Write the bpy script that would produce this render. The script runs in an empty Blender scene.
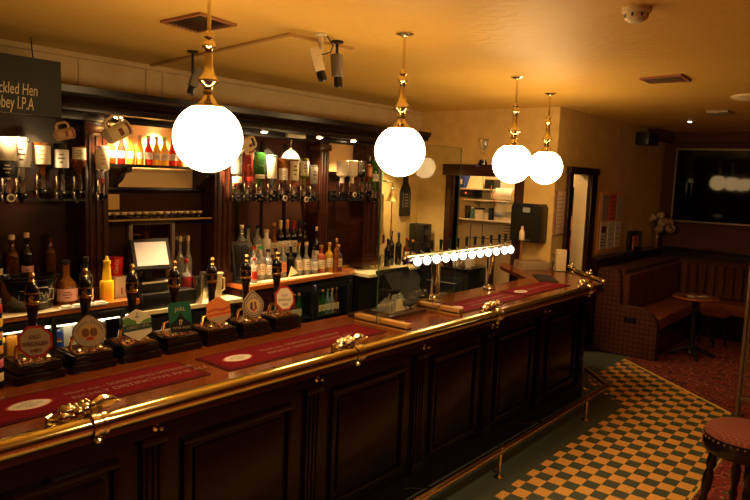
import bpy, bmesh, math, random
from mathutils import Vector, Matrix
from math import pi, sin, cos, radians
random.seed(7)
S = bpy.context.scene
COL = S.collection

# ---------------------------------------------------------------- camera, world, exposure
cam = bpy.data.cameras.new('camera'); cam.sensor_width = 36; cam.lens = 657.74/750*36; cam.clip_end = 60
camo = bpy.data.objects.new('camera', cam); COL.objects.link(camo)
_p, _r, _y = radians(6.359), radians(2.213), radians(39.425)
_f = Vector((cos(_y)*cos(_p), sin(_y)*cos(_p), -sin(_p)))
_rt = Vector((sin(_y), -cos(_y), 0)); _up = _rt.cross(_f)
_r2 = cos(_r)*_rt + sin(_r)*_up; _u2 = -sin(_r)*_rt + cos(_r)*_up
M4 = Matrix((_r2, _u2, -_f)).transposed().to_4x4(); M4.translation = (0, 0, 1.95)
camo.matrix_world = M4
S.camera = camo
world = bpy.data.worlds.new('world'); S.world = world; world.use_nodes = True
world.node_tree.nodes['Background'].inputs[0].default_value = (0.020, 0.012, 0.007, 1)
world.node_tree.nodes['Background'].inputs[1].default_value = 0.25
S.view_settings.view_transform = 'Standard'; S.view_settings.look = 'None'
S.view_settings.gamma = 1; S.view_settings.use_curve_mapping = False
S.view_settings.exposure = 0.0
S.cycles.use_denoising = True
S.cycles.sample_clamp_indirect = 4.0
S.cycles.blur_glossy = 0.6
S.cycles.max_bounces = 10; S.cycles.transparent_max_bounces = 16
GLOBE_E = 27.0
CEIL = 2.74

# ---------------------------------------------------------------- materials
MATS = {}
def mat(name, col=(.5,.5,.5), rough=.5, metal=0, emit=0, ecol=None, trans=0, ior=1.45, coat=0, bump=None, vary=None, spec=.5):
    """bump=(scale,strength) noise bump; vary=(colour2, (sx,sy,sz)) noise mix."""
    if name in MATS: return MATS[name]
    m = bpy.data.materials.new(name); m.use_nodes = True; MATS[name] = m
    nt = m.node_tree; b = nt.nodes['Principled BSDF']
    b.inputs['Base Color'].default_value = (*col, 1); b.inputs['Roughness'].default_value = rough
    b.inputs['Metallic'].default_value = metal; b.inputs['IOR'].default_value = ior
    b.inputs['Transmission Weight'].default_value = trans; b.inputs['Coat Weight'].default_value = coat
    b.inputs['Coat Roughness'].default_value = .08
    b.inputs['Specular IOR Level'].default_value = spec
    if emit:
        b.inputs['Emission Color'].default_value = (*(ecol or col), 1); b.inputs['Emission Strength'].default_value = emit
    if vary or bump:
        tc = nt.nodes.new('ShaderNodeTexCoord')
    if vary:
        mp = nt.nodes.new('ShaderNodeMapping'); mp.inputs['Scale'].default_value = vary[1]
        nt.links.new(tc.outputs['Object'], mp.inputs[0])
        n = nt.nodes.new('ShaderNodeTexNoise'); n.inputs['Scale'].default_value = 1; n.inputs['Detail'].default_value = 5
        nt.links.new(mp.outputs[0], n.inputs['Vector'])
        rp = nt.nodes.new('ShaderNodeValToRGB')
        rp.color_ramp.elements[0].position = .35; rp.color_ramp.elements[1].position = .68
        rp.color_ramp.elements[0].color = (*col, 1); rp.color_ramp.elements[1].color = (*vary[0], 1)
        nt.links.new(n.outputs['Fac'], rp.inputs[0]); nt.links.new(rp.outputs[0], b.inputs['Base Color'])
    if bump:
        n2 = nt.nodes.new('ShaderNodeTexNoise'); n2.inputs['Scale'].default_value = bump[0]; n2.inputs['Detail'].default_value = 4
        nt.links.new(tc.outputs['Object'], n2.inputs['Vector'])
        bp = nt.nodes.new('ShaderNodeBump'); bp.inputs['Strength'].default_value = bump[1]; bp.inputs['Distance'].default_value = .01
        nt.links.new(n2.outputs['Fac'], bp.inputs['Height']); nt.links.new(bp.outputs[0], b.inputs['Normal'])
    return m
def nodes(name):
    m = bpy.data.materials.new(name); m.use_nodes = True; MATS[name] = m
    return m, m.node_tree, m.node_tree.nodes['Principled BSDF']
def thin_glass(name, tint=(1,1,1), refl=1.0):
    m = bpy.data.materials.new(name); m.use_nodes = True; MATS[name] = m; nt = m.node_tree; nt.nodes.clear()
    o = nt.nodes.new('ShaderNodeOutputMaterial'); mx = nt.nodes.new('ShaderNodeMixShader')
    t = nt.nodes.new('ShaderNodeBsdfTransparent'); t.inputs[0].default_value = (*tint, 1)
    g = nt.nodes.new('ShaderNodeBsdfGlossy'); g.inputs['Roughness'].default_value = .02
    f = nt.nodes.new('ShaderNodeLayerWeight'); f.inputs[0].default_value = .5
    p = nt.nodes.new('ShaderNodeMath'); p.operation = 'POWER'; p.inputs[1].default_value = 5
    k = nt.nodes.new('ShaderNodeMath'); k.operation = 'MULTIPLY_ADD'; k.inputs[1].default_value = .96*refl; k.inputs[2].default_value = .04*refl
    nt.links.new(f.outputs['Facing'], p.inputs[0]); nt.links.new(p.outputs[0], k.inputs[0]); nt.links.new(k.outputs[0], mx.inputs[0])
    nt.links.new(t.outputs[0], mx.inputs[1]); nt.links.new(g.outputs[0], mx.inputs[2]); nt.links.new(mx.outputs[0], o.inputs[0])
    return m

MAHOG = mat('dark mahogany', (.014,.0035,.002), .28, vary=((.028,.008,.004), (3,3,22)), coat=.25, spec=.35)
MAHOGX = mat('dark mahogany along', (.0045,.0014,.0009), .25, vary=((.010,.003,.0016), (3,22,22)), coat=0, spec=.3)
REDWOOD = mat('red wood', (.026,.006,.003), .3, vary=((.048,.011,.005), (4,4,26)), coat=.25, spec=.35)
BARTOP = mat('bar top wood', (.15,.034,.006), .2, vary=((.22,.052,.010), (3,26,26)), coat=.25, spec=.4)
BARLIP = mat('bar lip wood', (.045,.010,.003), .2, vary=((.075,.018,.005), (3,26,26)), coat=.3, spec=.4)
COUNTER = mat('orange counter wood', (.46,.125,.030), .25, vary=((.56,.17,.045), (3,24,24)), coat=.5)
BLACK = mat('black plastic', (.010,.010,.010), .35)
BLACKG = mat('gloss black', (.006,.005,.005), .12, coat=.4)
PUMPWOOD = mat('pump base lacquer', (.008,.004,.003), .2, coat=.25, spec=.35)
COPPER = mat('copper plate', (.62,.36,.16), .22, 1)
BRASS = mat('polished brass', (.86,.74,.46), .16, 1)
BRASSR = mat('rail brass', (.70,.59,.26), .13, 1, bump=(14,.05))
BRASSD = mat('old brass', (.55,.33,.10), .28, 1)
CHROME = mat('chrome', (.72,.70,.68), .1, 1)
STEEL = mat('steel', (.60,.58,.55), .25, 1)
CREAM = mat('cream', (.78,.66,.42), .5)
WHITEP = mat('white paper', (.70,.66,.58), .6)
LABEL = mat('cream label', (.66,.56,.38), .5)
INK = mat('dark ink', (.06,.035,.02), .6)
REDL = mat('red', (.40,.02,.018), .4)
GREENL = mat('green', (.03,.16,.07), .4)
GOLD = mat('gold', (.80,.55,.18), .25, 1)
GLASSC = mat('clear glass', (.95,.95,.92), .03, trans=1)
PANE = thin_glass('clear sheet glass', (.95,.98,.95), 1.0)
EDGE = mat('glass edge green', (.10,.30,.18), .1, trans=.5)
def tinted(name, col, rough=.05, trans=.78): return mat(name, col, rough, trans=trans)
WALL = mat('gold textured wall', (.64,.43,.145), .75, vary=((.74,.51,.18), (9,9,9)), bump=(60,.25))
WALLC = mat('cream cornice wall', (.55,.40,.20), .8, vary=((.62,.46,.25), (6,6,6)))
MAROON = mat('maroon wall', (.12,.040,.028), .8, bump=(50,.2))
LAMPW = mat('lit opal glass', (1,1,1), .3, emit=GLOBE_E, ecol=(1,.63,.26))
TAPLIT = mat('lit tap lens', (1,1,1), .3, emit=5.0, ecol=(1,.88,.72))
DOWN = mat('lit downlight', (1,1,1), .3, emit=22, ecol=(1,.72,.40))

def ceiling_mat():
    m, nt, b = nodes('embossed ceiling paint')
    tc = nt.nodes.new('ShaderNodeTexCoord'); n = nt.nodes.new('ShaderNodeTexNoise'); n.inputs['Scale'].default_value = 2.5
    rp = nt.nodes.new('ShaderNodeValToRGB'); rp.color_ramp.elements[0].color = (.72,.44,.085,1); rp.color_ramp.elements[1].color = (.80,.52,.12,1)
    nt.links.new(tc.outputs['Object'], n.inputs['Vector']); nt.links.new(n.outputs['Fac'], rp.inputs[0]); nt.links.new(rp.outputs[0], b.inputs['Base Color'])
    v = nt.nodes.new('ShaderNodeTexVoronoi'); v.inputs['Scale'].default_value = 5.0; v.inputs['Randomness'].default_value = .25
    nt.links.new(tc.outputs['Object'], v.inputs['Vector'])
    w = nt.nodes.new('ShaderNodeMath'); w.operation = 'SINE'; w2 = nt.nodes.new('ShaderNodeMath'); w2.operation = 'MULTIPLY'; w2.inputs[1].default_value = 22
    nt.links.new(v.outputs['Distance'], w2.inputs[0]); nt.links.new(w2.outputs[0], w.inputs[0])
    n3 = nt.nodes.new('ShaderNodeTexNoise'); n3.inputs['Scale'].default_value = 55
    nt.links.new(tc.outputs['Object'], n3.inputs['Vector'])
    ad = nt.nodes.new('ShaderNodeMath'); ad.operation = 'MULTIPLY_ADD'; ad.inputs[1].default_value = .35
    nt.links.new(w.outputs[0], ad.inputs[0]); nt.links.new(n3.outputs['Fac'], ad.inputs[2])
    bp = nt.nodes.new('ShaderNodeBump'); bp.inputs['Strength'].default_value = .22; bp.inputs['Distance'].default_value = .008
    nt.links.new(ad.outputs[0], bp.inputs['Height']); nt.links.new(bp.outputs[0], b.inputs['Normal'])
    b.inputs['Roughness'].default_value = .55
    return m
CEILM = ceiling_mat()

class NX:
    """tiny node-math helper"""
    def __init__(s, nt): s.nt = nt
    def m(s, op, a, b=None, c=None):
        n = s.nt.nodes.new('ShaderNodeMath'); n.operation = op
        for i, v in enumerate((a, b, c)):
            if v is None: continue
            if isinstance(v, (int, float)): n.inputs[i].default_value = v
            else: s.nt.links.new(v, n.inputs[i])
        return n.outputs[0]
    def mix(s, f, a, b):
        n = s.nt.nodes.new('ShaderNodeMix'); n.data_type = 'RGBA'
        s.nt.links.new(f, n.inputs[0])
        for i, v in ((6, a), (7, b)):
            if isinstance(v, tuple): n.inputs[i].default_value = (*v, 1)
            else: s.nt.links.new(v, n.inputs[i])
        return n.outputs[2]

def floor_mat():
    m, nt, b = nodes('checker vinyl tiles'); x = NX(nt)
    tc = nt.nodes.new('ShaderNodeTexCoord'); sp = nt.nodes.new('ShaderNodeSeparateXYZ'); nt.links.new(tc.outputs['Object'], sp.inputs[0])
    X, Y = sp.outputs[0], sp.outputs[1]
    ix = x.m('FLOOR', x.m('DIVIDE', x.m('ADD', X, 20*.1068-3.743+.1068), .1068)); iy = x.m('FLOOR', x.m('DIVIDE', x.m('ADD', Y, 60*.094-1.805), .094))
    ch = x.m('MODULO', x.m('ADD', ix, iy), 2)
    bound = x.m('MAXIMUM', 1.862, x.m('MINIMUM', x.m('SUBTRACT', X, 3.95), 2.42))
    field = x.m('LESS_THAN', Y, bound)
    n = nt.nodes.new('ShaderNodeTexNoise'); n.inputs['Scale'].default_value = 90; nt.links.new(tc.outputs['Object'], n.inputs['Vector'])
    nz = x.m('MULTIPLY_ADD', n.outputs['Fac'], .5, .75)
    col = x.mix(x.m('MULTIPLY', ch, field), (.070,.090,.066), (.80,.42,.095))
    mul = nt.nodes.new('ShaderNodeMix'); mul.data_type = 'RGBA'; mul.blend_type = 'MULTIPLY'; mul.inputs[0].default_value = 1
    nt.links.new(col, mul.inputs[6]); nt.links.new(nz, mul.inputs[7])
    nt.links.new(mul.outputs[2], b.inputs['Base Color']); b.inputs['Roughness'].default_value = .55
    return m
FLOORM = floor_mat()
def carpet_mat():
    m, nt, b = nodes('patterned red carpet'); x = NX(nt)
    tc = nt.nodes.new('ShaderNodeTexCoord')
    v = nt.nodes.new('ShaderNodeTexVoronoi'); v.inputs['Scale'].default_value = 9; nt.links.new(tc.outputs['Object'], v.inputs['Vector'])
    v2 = nt.nodes.new('ShaderNodeTexVoronoi'); v2.inputs['Scale'].default_value = 26; nt.links.new(tc.outputs['Object'], v2.inputs['Vector'])
    rp = nt.nodes.new('ShaderNodeValToRGB'); rp.color_ramp.interpolation = 'CONSTANT'
    e = rp.color_ramp.elements; e[0].color = (.46,.15,.06,1); e[1].position = .16; e[1].color = (.06,.05,.02,1)
    for p, c in ((.27,(.22,.020,.012,1)), (.45,(.13,.009,.008,1)), (.62,(.34,.07,.03,1)), (.72,(.06,.006,.005,1))):
        q = e.new(p); q.color = c
    nt.links.new(v.outputs['Distance'], rp.inputs[0])
    f2 = x.m('LESS_THAN', v2.outputs['Distance'], .22)
    col = x.mix(x.m('MULTIPLY', f2, .6), rp.outputs[0], (.48,.24,.12))
    nt.links.new(col, b.inputs['Base Color']); b.inputs['Roughness'].default_value = .95
    n = nt.nodes.new('ShaderNodeTexNoise'); n.inputs['Scale'].default_value = 220; nt.links.new(tc.outputs['Object'], n.inputs['Vector'])
    bp = nt.nodes.new('ShaderNodeBump'); bp.inputs['Strength'].default_value = .4; nt.links.new(n.outputs['Fac'], bp.inputs['Height']); nt.links.new(bp.outputs[0], b.inputs['Normal'])
    return m
CARPETM = carpet_mat()
def check_fabric(name, c1, c2, s=18.0):
    m, nt, b = nodes(name); x = NX(nt)
    tc = nt.nodes.new('ShaderNodeTexCoord'); sp = nt.nodes.new('ShaderNodeSeparateXYZ'); nt.links.new(tc.outputs['Object'], sp.inputs[0])
    def line(a): return x.m('LESS_THAN', x.m('FRACT', x.m('MULTIPLY', a, s)), .3)
    f = x.m('MINIMUM', 1, x.m('ADD', line(x.m('ADD', sp.outputs[0], sp.outputs[1])), line(sp.outputs[2])))
    col = x.mix(f, c1, c2); nt.links.new(col, b.inputs['Base Color']); b.inputs['Roughness'].default_value = .9
    return m
SOFAM = check_fabric('checked settle fabric', (.11,.030,.016), (.055,.015,.010))
SEATM = mat('red-brown seat fabric', (.34,.090,.034), .9, vary=((.24,.06,.025), (30,30,30)))
STRIPE = mat('striped back fabric', (.22,.065,.028), .9)
def stool_fabric():
    m, nt, b = nodes('red patterned stool fabric'); x = NX(nt)
    tc = nt.nodes.new('ShaderNodeTexCoord'); sp = nt.nodes.new('ShaderNodeSeparateXYZ'); nt.links.new(tc.outputs['Object'], sp.inputs[0])
    def tri(a): return x.m('ABSOLUTE', x.m('SUBTRACT', x.m('FRACT', x.m('MULTIPLY', a, 38)), .5))
    f = x.m('GREATER_THAN', x.m('ADD', tri(x.m('ADD', sp.outputs[0], sp.outputs[1])), tri(x.m('SUBTRACT', sp.outputs[0], sp.outputs[1]))), .62)
    col = x.mix(f, (.13,.020,.007), (.20,.045,.015)); nt.links.new(col, b.inputs['Base Color']); b.inputs['Roughness'].default_value = .85
    return m
STOOLM = stool_fabric()

# ---------------------------------------------------------------- mesh helpers
class MB:
    def __init__(s): s.bm = bmesh.new()
    def _new(s, verts, faces):
        vs = [s.bm.verts.new(v) for v in verts]; out = []
        for f in faces:
            try: out.append(s.bm.faces.new([vs[i] for i in f]))
            except ValueError: pass
        return vs, out
    def box(s, x0, y0, z0, x1, y1, z1, bev=0, mtx=None, m=0):
        v = [Vector(p) for p in ((x0,y0,z0),(x1,y0,z0),(x1,y1,z0),(x0,y1,z0),(x0,y0,z1),(x1,y0,z1),(x1,y1,z1),(x0,y1,z1))]
        if mtx is not None: v = [mtx @ p for p in v]
        vs, fs = s._new(v, ((0,3,2,1),(4,5,6,7),(0,1,5,4),(1,2,6,5),(2,3,7,6),(3,0,4,7)))
        for f in fs: f.material_index = m
        if bev:
            es = list({e for f in fs for e in f.edges})
            r = bmesh.ops.bevel(s.bm, geom=es, offset=bev, segments=2, affect='EDGES', profile=.6)
            for f in r['faces']: f.material_index = m
        return s
    def lathe(s, prof, loc=(0,0,0), n=20, axis=None, arc=None, m=0):
        """prof [(r,z)]; axis: Matrix for orientation; arc=(a0,a1) open"""
        loc = Vector(loc); R = axis or Matrix.Identity(3)
        full = arc is None; a0, a1 = arc or (0, 2*pi); k = n if full else n+1
        rings = []
        for r, z in prof:
            if r < 1e-6 and full: rings.append([s.bm.verts.new(loc + R @ Vector((0,0,z)))]); continue
            rings.append([s.bm.verts.new(loc + R @ Vector((r*cos(a0+(a1-a0)*i/n), r*sin(a0+(a1-a0)*i/n), z))) for i in range(k)])
        for A, B in zip(rings, rings[1:]):
            for i in range(n if full else n):
                j = (i+1) % k
                try:
                    if len(A) == 1 and len(B) == 1: continue
                    if len(A) == 1: f = s.bm.faces.new((A[0], B[j], B[i]))
                    elif len(B) == 1: f = s.bm.faces.new((A[i], A[j], B[0]))
                    else: f = s.bm.faces.new((A[i], A[j], B[j], B[i]))
                    f.material_index = m
                except ValueError: pass
        if full:
            for Rg, flip in ((rings[0], True), (rings[-1], False)):
                if len(Rg) > 2:
                    f = s.bm.faces.new(Rg[::-1] if flip else Rg); f.material_index = m
        return s
    def cyl(s, p0, p1, r0, r1=None, n=16, m=0):
        p0, p1 = Vector(p0), Vector(p1); d = p1-p0
        R = d.to_track_quat('Z', 'Y').to_matrix()
        return s.lathe([(r0, 0), (r0 if r1 is None else r1, d.length)], p0, n, R, m=m)
    def tube(s, pts, r, n=10, closed=False, m=0):
        pts = [Vector(p) for p in pts]; N = len(pts); rings = []
        rs = r if isinstance(r, (list, tuple)) else [r]*N
        up = None
        for i, p in enumerate(pts):
            a = pts[(i-1) % N] if (closed or i > 0) else p; b = pts[(i+1) % N] if (closed or i < N-1) else p
            t = (b-a).normalized()
            if up is None:
                up = t.orthogonal().normalized()
            up = (up - t*up.dot(t)).normalized(); w = t.cross(up)
            rings.append([s.bm.verts.new(p + rs[i]*(cos(2*pi*k/n)*up + sin(2*pi*k/n)*w)) for k in range(n)])
        for i in range(N if closed else N-1):
            A, B = rings[i], rings[(i+1) % N]
            for k in range(n):
                f = s.bm.faces.new((A[k], A[(k+1) % n], B[(k+1) % n], B[k])); f.material_index = m
        if not closed:
            s.bm.faces.new(rings[0][::-1]).material_index = m; s.bm.faces.new(rings[-1]).material_index = m
        return s
    def prism(s, poly, o, u, v, w, m=0):
        """polygon (a,b) in plane o+a*u+b*v, extruded by vector w"""
        o, u, v, w = Vector(o), Vector(u), Vector(v), Vector(w)
        A = [s.bm.verts.new(o+a*u+b*v) for a, b in poly]; B = [s.bm.verts.new(q.co+w) for q in A]
        n = len(A); fs = [s.bm.faces.new(A[::-1]), s.bm.faces.new(B)]
        for i in range(n): fs.append(s.bm.faces.new((A[i], A[(i+1) % n], B[(i+1) % n], B[i])))
        for f in fs: f.material_index = m
        return s
    def ball(s, c, r, n=14, mtx=None, m=0):
        r = r if isinstance(r, (tuple, list)) else (r, r, r)
        T = Matrix.Translation(c) @ (mtx.to_4x4() if mtx is not None else Matrix.Identity(4)) @ Matrix.Diagonal((*r, 1))
        q = bmesh.ops.create_uvsphere(s.bm, u_segments=n, v_segments=max(6, n//2+1), radius=1, matrix=T)
        for f in {f for v in q['verts'] for f in v.link_faces}: f.material_index = m
        return s
    def build(s, name, ms, parent=None, world=True, smooth=True, label=None):
        me = bpy.data.meshes.new(name)
        bmesh.ops.recalc_face_normals(s.bm, faces=s.bm.faces[:])
        if parent is not None and world:
            root = parent
            off = Vector(root.location)
            while root.parent: root = root.parent; off += Vector(root.location)
            bmesh.ops.translate(s.bm, verts=s.bm.verts[:], vec=-off)
        s.bm.to_mesh(me); s.bm.free()
        for q in (ms if isinstance(ms, (list, tuple)) else [ms]): me.materials.append(q)
        if smooth:
            for p in me.polygons: p.use_smooth = True
            me.set_sharp_from_angle(angle=radians(38))
        o = bpy.data.objects.new(name, me); COL.objects.link(o)
        if parent is not None: o.parent = parent
        if label: o['label'] = label
        return o
def tag(o, label, cat, group=None):
    o['label'] = label; o['category'] = cat
    if group: o['group'] = group
    return o
def thing(name, label, cat, loc=(0,0,0), rz=0, group=None):
    o = bpy.data.objects.new(name, None); COL.objects.link(o); o.location = loc; o.rotation_euler.z = rz
    o.empty_display_size = .05
    return tag(o, label, cat, group)
def struct(name, mb, m, smooth=False):
    o = mb.build(name, m, smooth=smooth); o['kind'] = 'structure'; return o
def copy_tree(o, parent=None):
    c = o.copy(); COL.objects.link(c)
    if parent: c.parent = parent
    for ch in list(o.children): copy_tree(ch, c)
    return c
def rot(ax, deg): return Matrix.Rotation(radians(deg), 3, ax)
def lettering(lines, size, o, u, v, m, parent=None, name='lettering', shear=0, align='CENTER', depth=.0012, gap=1.25, bold=0, width=None):
    """text as thin raised geometry on plane o + x*u + y*v, u/v world (or local) unit vectors"""
    bm = bmesh.new(); u, v = Vector(u).normalized(), Vector(v).normalized(); w = u.cross(v)
    for i, t in enumerate(lines):
        if isinstance(t, tuple): t, sz = t
        else: sz = size
        cu = bpy.data.curves.new('txt', 'FONT'); cu.body = t; cu.size = sz; cu.align_x = align; cu.shear = shear; cu.offset = bold
        cu.resolution_u = 3
        ob = bpy.data.objects.new('txt', cu); COL.objects.link(ob)
        dg = bpy.context.evaluated_depsgraph_get(); me = bpy.data.meshes.new_from_object(ob.evaluated_get(dg))
        bpy.data.objects.remove(ob); bpy.data.curves.remove(cu)
        me.transform(Matrix.Translation((0, -i*size*gap, 0)))
        bm.from_mesh(me); bpy.data.meshes.remove(me)
    if width and bm.verts:
        xs = [q.co.x for q in bm.verts]; k = width/(max(xs)-min(xs))
        for q in bm.verts: q.co.x *= k
    T = Matrix((u, v, w)).transposed().to_4x4(); T.translation = Vector(o) + w*.0009
    bm.transform(T)
    mb = MB(); mb.bm.free(); mb.bm = bm
    me = bpy.data.meshes.new(name)
    ob = None
    if parent is not None:
        root = parent; off = Vector(root.location)
        while root.parent: root = root.parent; off += Vector(root.location)
        if getattr(lettering, 'local', False): off = Vector((0,0,0))
        bmesh.ops.translate(bm, verts=bm.verts[:], vec=-off)
    bm.to_mesh(me); bm.free(); me.materials.append(m)
    ob = bpy.data.objects.new(name, me); COL.objects.link(ob)
    if parent is not None: ob.parent = parent
    return ob
lettering.local = False

# ================================================================ THE SETTING
def slab(pts, z0, z1, mb=None):
    return (mb or MB()).prism(pts, (0,0,z0), (1,0,0), (0,1,0), (0,0,z1-z0))
struct('floor', slab([(-2.3,-3.1),(10.35,-3.1),(10.35,4.85),(-2.3,4.85)], -.1, 0), FLOORM)
struct('floor_carpet', slab([(-2.3,-3.1),(10.3,-3.1),(10.3,2.9),(7.62,2.9),(7.62,2.40),(7.44,2.40),(6.30,1.06),(6.15,.93),(-2.3,.93)], .0, .006), CARPETM)
tr = MB()
P = [(-2.3,.93),(6.15,.93),(6.30,1.06),(7.44,2.40)]
tr.tube([(a,b,.006) for a,b in P], .008, 6)
struct('trim_1', tr, mat('yellow brass strip', (.85,.62,.16), .35))
struct('ceiling', slab([(-2.3,-3.1),(10.35,-3.1),(10.35,4.85),(-2.3,4.85)], CEIL, CEIL+.1), CEILM)
struct('wall_back', MB().box(-2.3,4.70,0, 8.1,4.80,CEIL), [WALL])
# far end wall behind the bar, with the storeroom opening
struct('wall_far', MB().box(6.5,3.05,0, 6.6,3.40,CEIL).box(6.5,4.18,0, 6.6,4.70,CEIL).box(6.5,3.40,2.04, 6.6,4.18,CEIL), WALL)
# long wall on the right with the doorway
struct('wall_right', MB().box(6.5,2.95,0, 6.88,3.05,CEIL).box(7.39,2.96,0, 10.2,3.05,CEIL).box(6.88,2.95,2.06, 7.39,3.05,CEIL).box(7.39,2.95,2.06, 10.2,2.97,CEIL).box(7.56,2.95,0, 10.2,2.97,2.06), WALL)
struct('wall_end', MB().box(10.2,-3.1,0, 10.3,3.05,CEIL), MAROON)
struct('wall_left', MB().box(-2.4,-3.1,0, -2.3,4.8,CEIL), MAROON)
struct('wall_front', MB().box(-2.3,-3.2,0, 10.3,-3.1,CEIL), MAROON)
# storeroom behind
STORE = mat('storeroom paint', (.66,.55,.34), .8)
struct('wall_storeroom', MB().box(8.0,3.05,0, 8.1,4.7,CEIL), STORE)
struct('wall_passage', MB().box(7.385,2.958,0,7.50,3.11,CEIL).box(7.54,3.11,0,7.60,3.46,CEIL), STORE)
struct('wall_partition', MB().box(7.32,3.46,0, 7.38,4.7,CEIL), STORE)
# door casings
def casing(name, boxes, m=MAHOG):
    b = MB()
    for q in boxes: b.box(*q, bev=.006)
    return struct(name, b, m, smooth=True)
casing('door_1', [(6.47,4.18,0,6.62,4.29,2.10),(6.47,3.30,0,6.62,3.40,2.10),(6.45,3.27,2.0,6.62,4.33,2.13)], REDWOOD)
casing('door_2', [(6.78,2.91,0,6.88,3.06,2.06),(7.40,2.91,0,7.57,2.955,2.06),(6.76,2.90,2.06,7.60,3.06,2.14)])
# picture mouldings on the wall over the back bar, coving, dado panelling
b = MB()
for x in (2.33,2.86,3.0): b.box(x-.02,4.675,2.44,x+.02,4.70,2.72, bev=.004)
b.box(1.0,4.66,2.70,6.5,4.70,2.74, bev=.008)
struct('trim_2', b, WALLC, True)
struct('trim_3', MB().box(.5,4.685,2.40,6.49,4.702,2.70), WALLC)
b = MB()
b.box(7.6,2.86,0,10.2,2.95,1.06); b.box(7.58,2.82,1.06,10.2,2.95,1.10,bev=.006)
b.box(10.11,-3.1,0,10.2,2.86,1.06); b.box(10.07,-3.1,1.06,10.2,2.86,1.10,bev=.006)
for x in [7.7+.5*i for i in range(5)]: b.box(x,2.85,.15,x+.4,2.862,.98,bev=.004)
struct('trim_4', b, MAHOG, True)
b = MB().box(9.3,2.80,2.60,10.2,2.95,2.74,bev=.006); b.box(10.05,-3.1,2.60,10.2,2.80,2.74,bev=.006)
struct('trim_5', b, MAROON, True)

# ================================================================ THE BAR
bar = thing('bar_counter', 'long dark panelled mahogany bar counter with a brass elbow rail', 'bar counter', (2.5,2.45,0))
# worktop with dropped lip
top = [(-.7,2.19),(5.93,2.19),(6.60,2.86),(6.60,2.946),(6.496,2.946),(6.496,3.55),(6.20,3.36),(5.665,2.79),(2.75,2.79),(2.75,3.0),(-.7,3.0)]
slab(top, 1.02, 1.055).build('worktop', BARTOP, bar)
lip = [(-.7,2.155),(5.945,2.155),(6.60,2.81),(6.60,2.86),(5.93,2.19),(-.7,2.19)]
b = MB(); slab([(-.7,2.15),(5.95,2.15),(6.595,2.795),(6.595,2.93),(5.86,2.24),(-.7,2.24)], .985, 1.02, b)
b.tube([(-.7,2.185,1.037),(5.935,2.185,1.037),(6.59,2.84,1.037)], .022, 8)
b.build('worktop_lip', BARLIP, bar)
# carcass + front framing
FY = 2.27
slab([(-.7,FY),(5.80,FY),(6.48,2.945),(6.3,2.945),(5.72,FY+.08),(-.7,FY+.08)], .0, .99).build('front_frame', MAHOGX, bar)
b = MB(); slab([(-.7,FY-.03),(5.815,FY-.03),(6.49,2.94),(6.4,2.94),(5.80,FY),(-.7,FY)], 0, .14, b)
b.build('plinth', MAHOGX, bar)
b = MB(); slab([(-.7,FY-.035),(5.82,FY-.035),(6.49,2.93),(6.4,2.94),(5.80,FY),(-.7,FY)], .90, .985, b)
b.build('frieze', MAHOGX, bar)
b = MB(); b.box(-.7,2.73,.0,2.70,2.78,1.02); b.box(2.70,2.72,0,5.66,2.76,1.02)
b.build('rear_board', MAHOG, bar)
pil = [-.33,.53,1.40,2.30,3.22,4.05,4.90,5.76]
for x in pil:
    b = MB(); b.box(x-.05,FY-.022,.14,x+.05,FY+.005,.90,bev=.004)
    for d in (-.026,0,.026): b.box(x+d-.008,FY-.030,.20,x+d+.008,FY-.02,.86,bev=.003)
    b.box(x-.058,FY-.034,.14,x+.058,FY,.20,bev=.004); b.box(x-.058,FY-.034,.86,x+.058,FY,.90,bev=.004)
    b.build('pilaster', MAHOGX, bar)
for x0, x1 in zip(pil, pil[1:]):
    a, c = x0+.17, x1-.17; b = MB()
    z0, z1 = .225, .81
    for q in ((a-.03,FY-.022,z1,c+.03,FY+.003,z1+.03),(a-.03,FY-.022,z0-.03,c+.03,FY+.003,z0),(a-.03,FY-.022,z0,a,FY+.003,z1),(c,FY-.022,z0,c+.03,FY+.003,z1)):
        b.box(*q, bev=.007)
    b.box(a+.03,FY-.014,z0+.03,c-.03,FY+.003,z1-.03,bev=.010)
    b.build('raised_panel', MAHOGX, bar)
# chamfer end panel
ux = Vector((.7071,.7071,0)); wn = Vector((.7071,-.7071,0))
o = Vector((5.80,FY,0))+ux*.15
b = MB(); b.prism([(0,.225),(.62,.225),(.62,.81),(0,.81)], o, ux, (0,0,1), wn*.016); b.prism([(.05,.275),(.57,.275),(.57,.76),(.05,.76)], o+wn*.016, ux, (0,0,1), wn*.012)
b.build('raised_panel', MAHOGX, bar)
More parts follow.
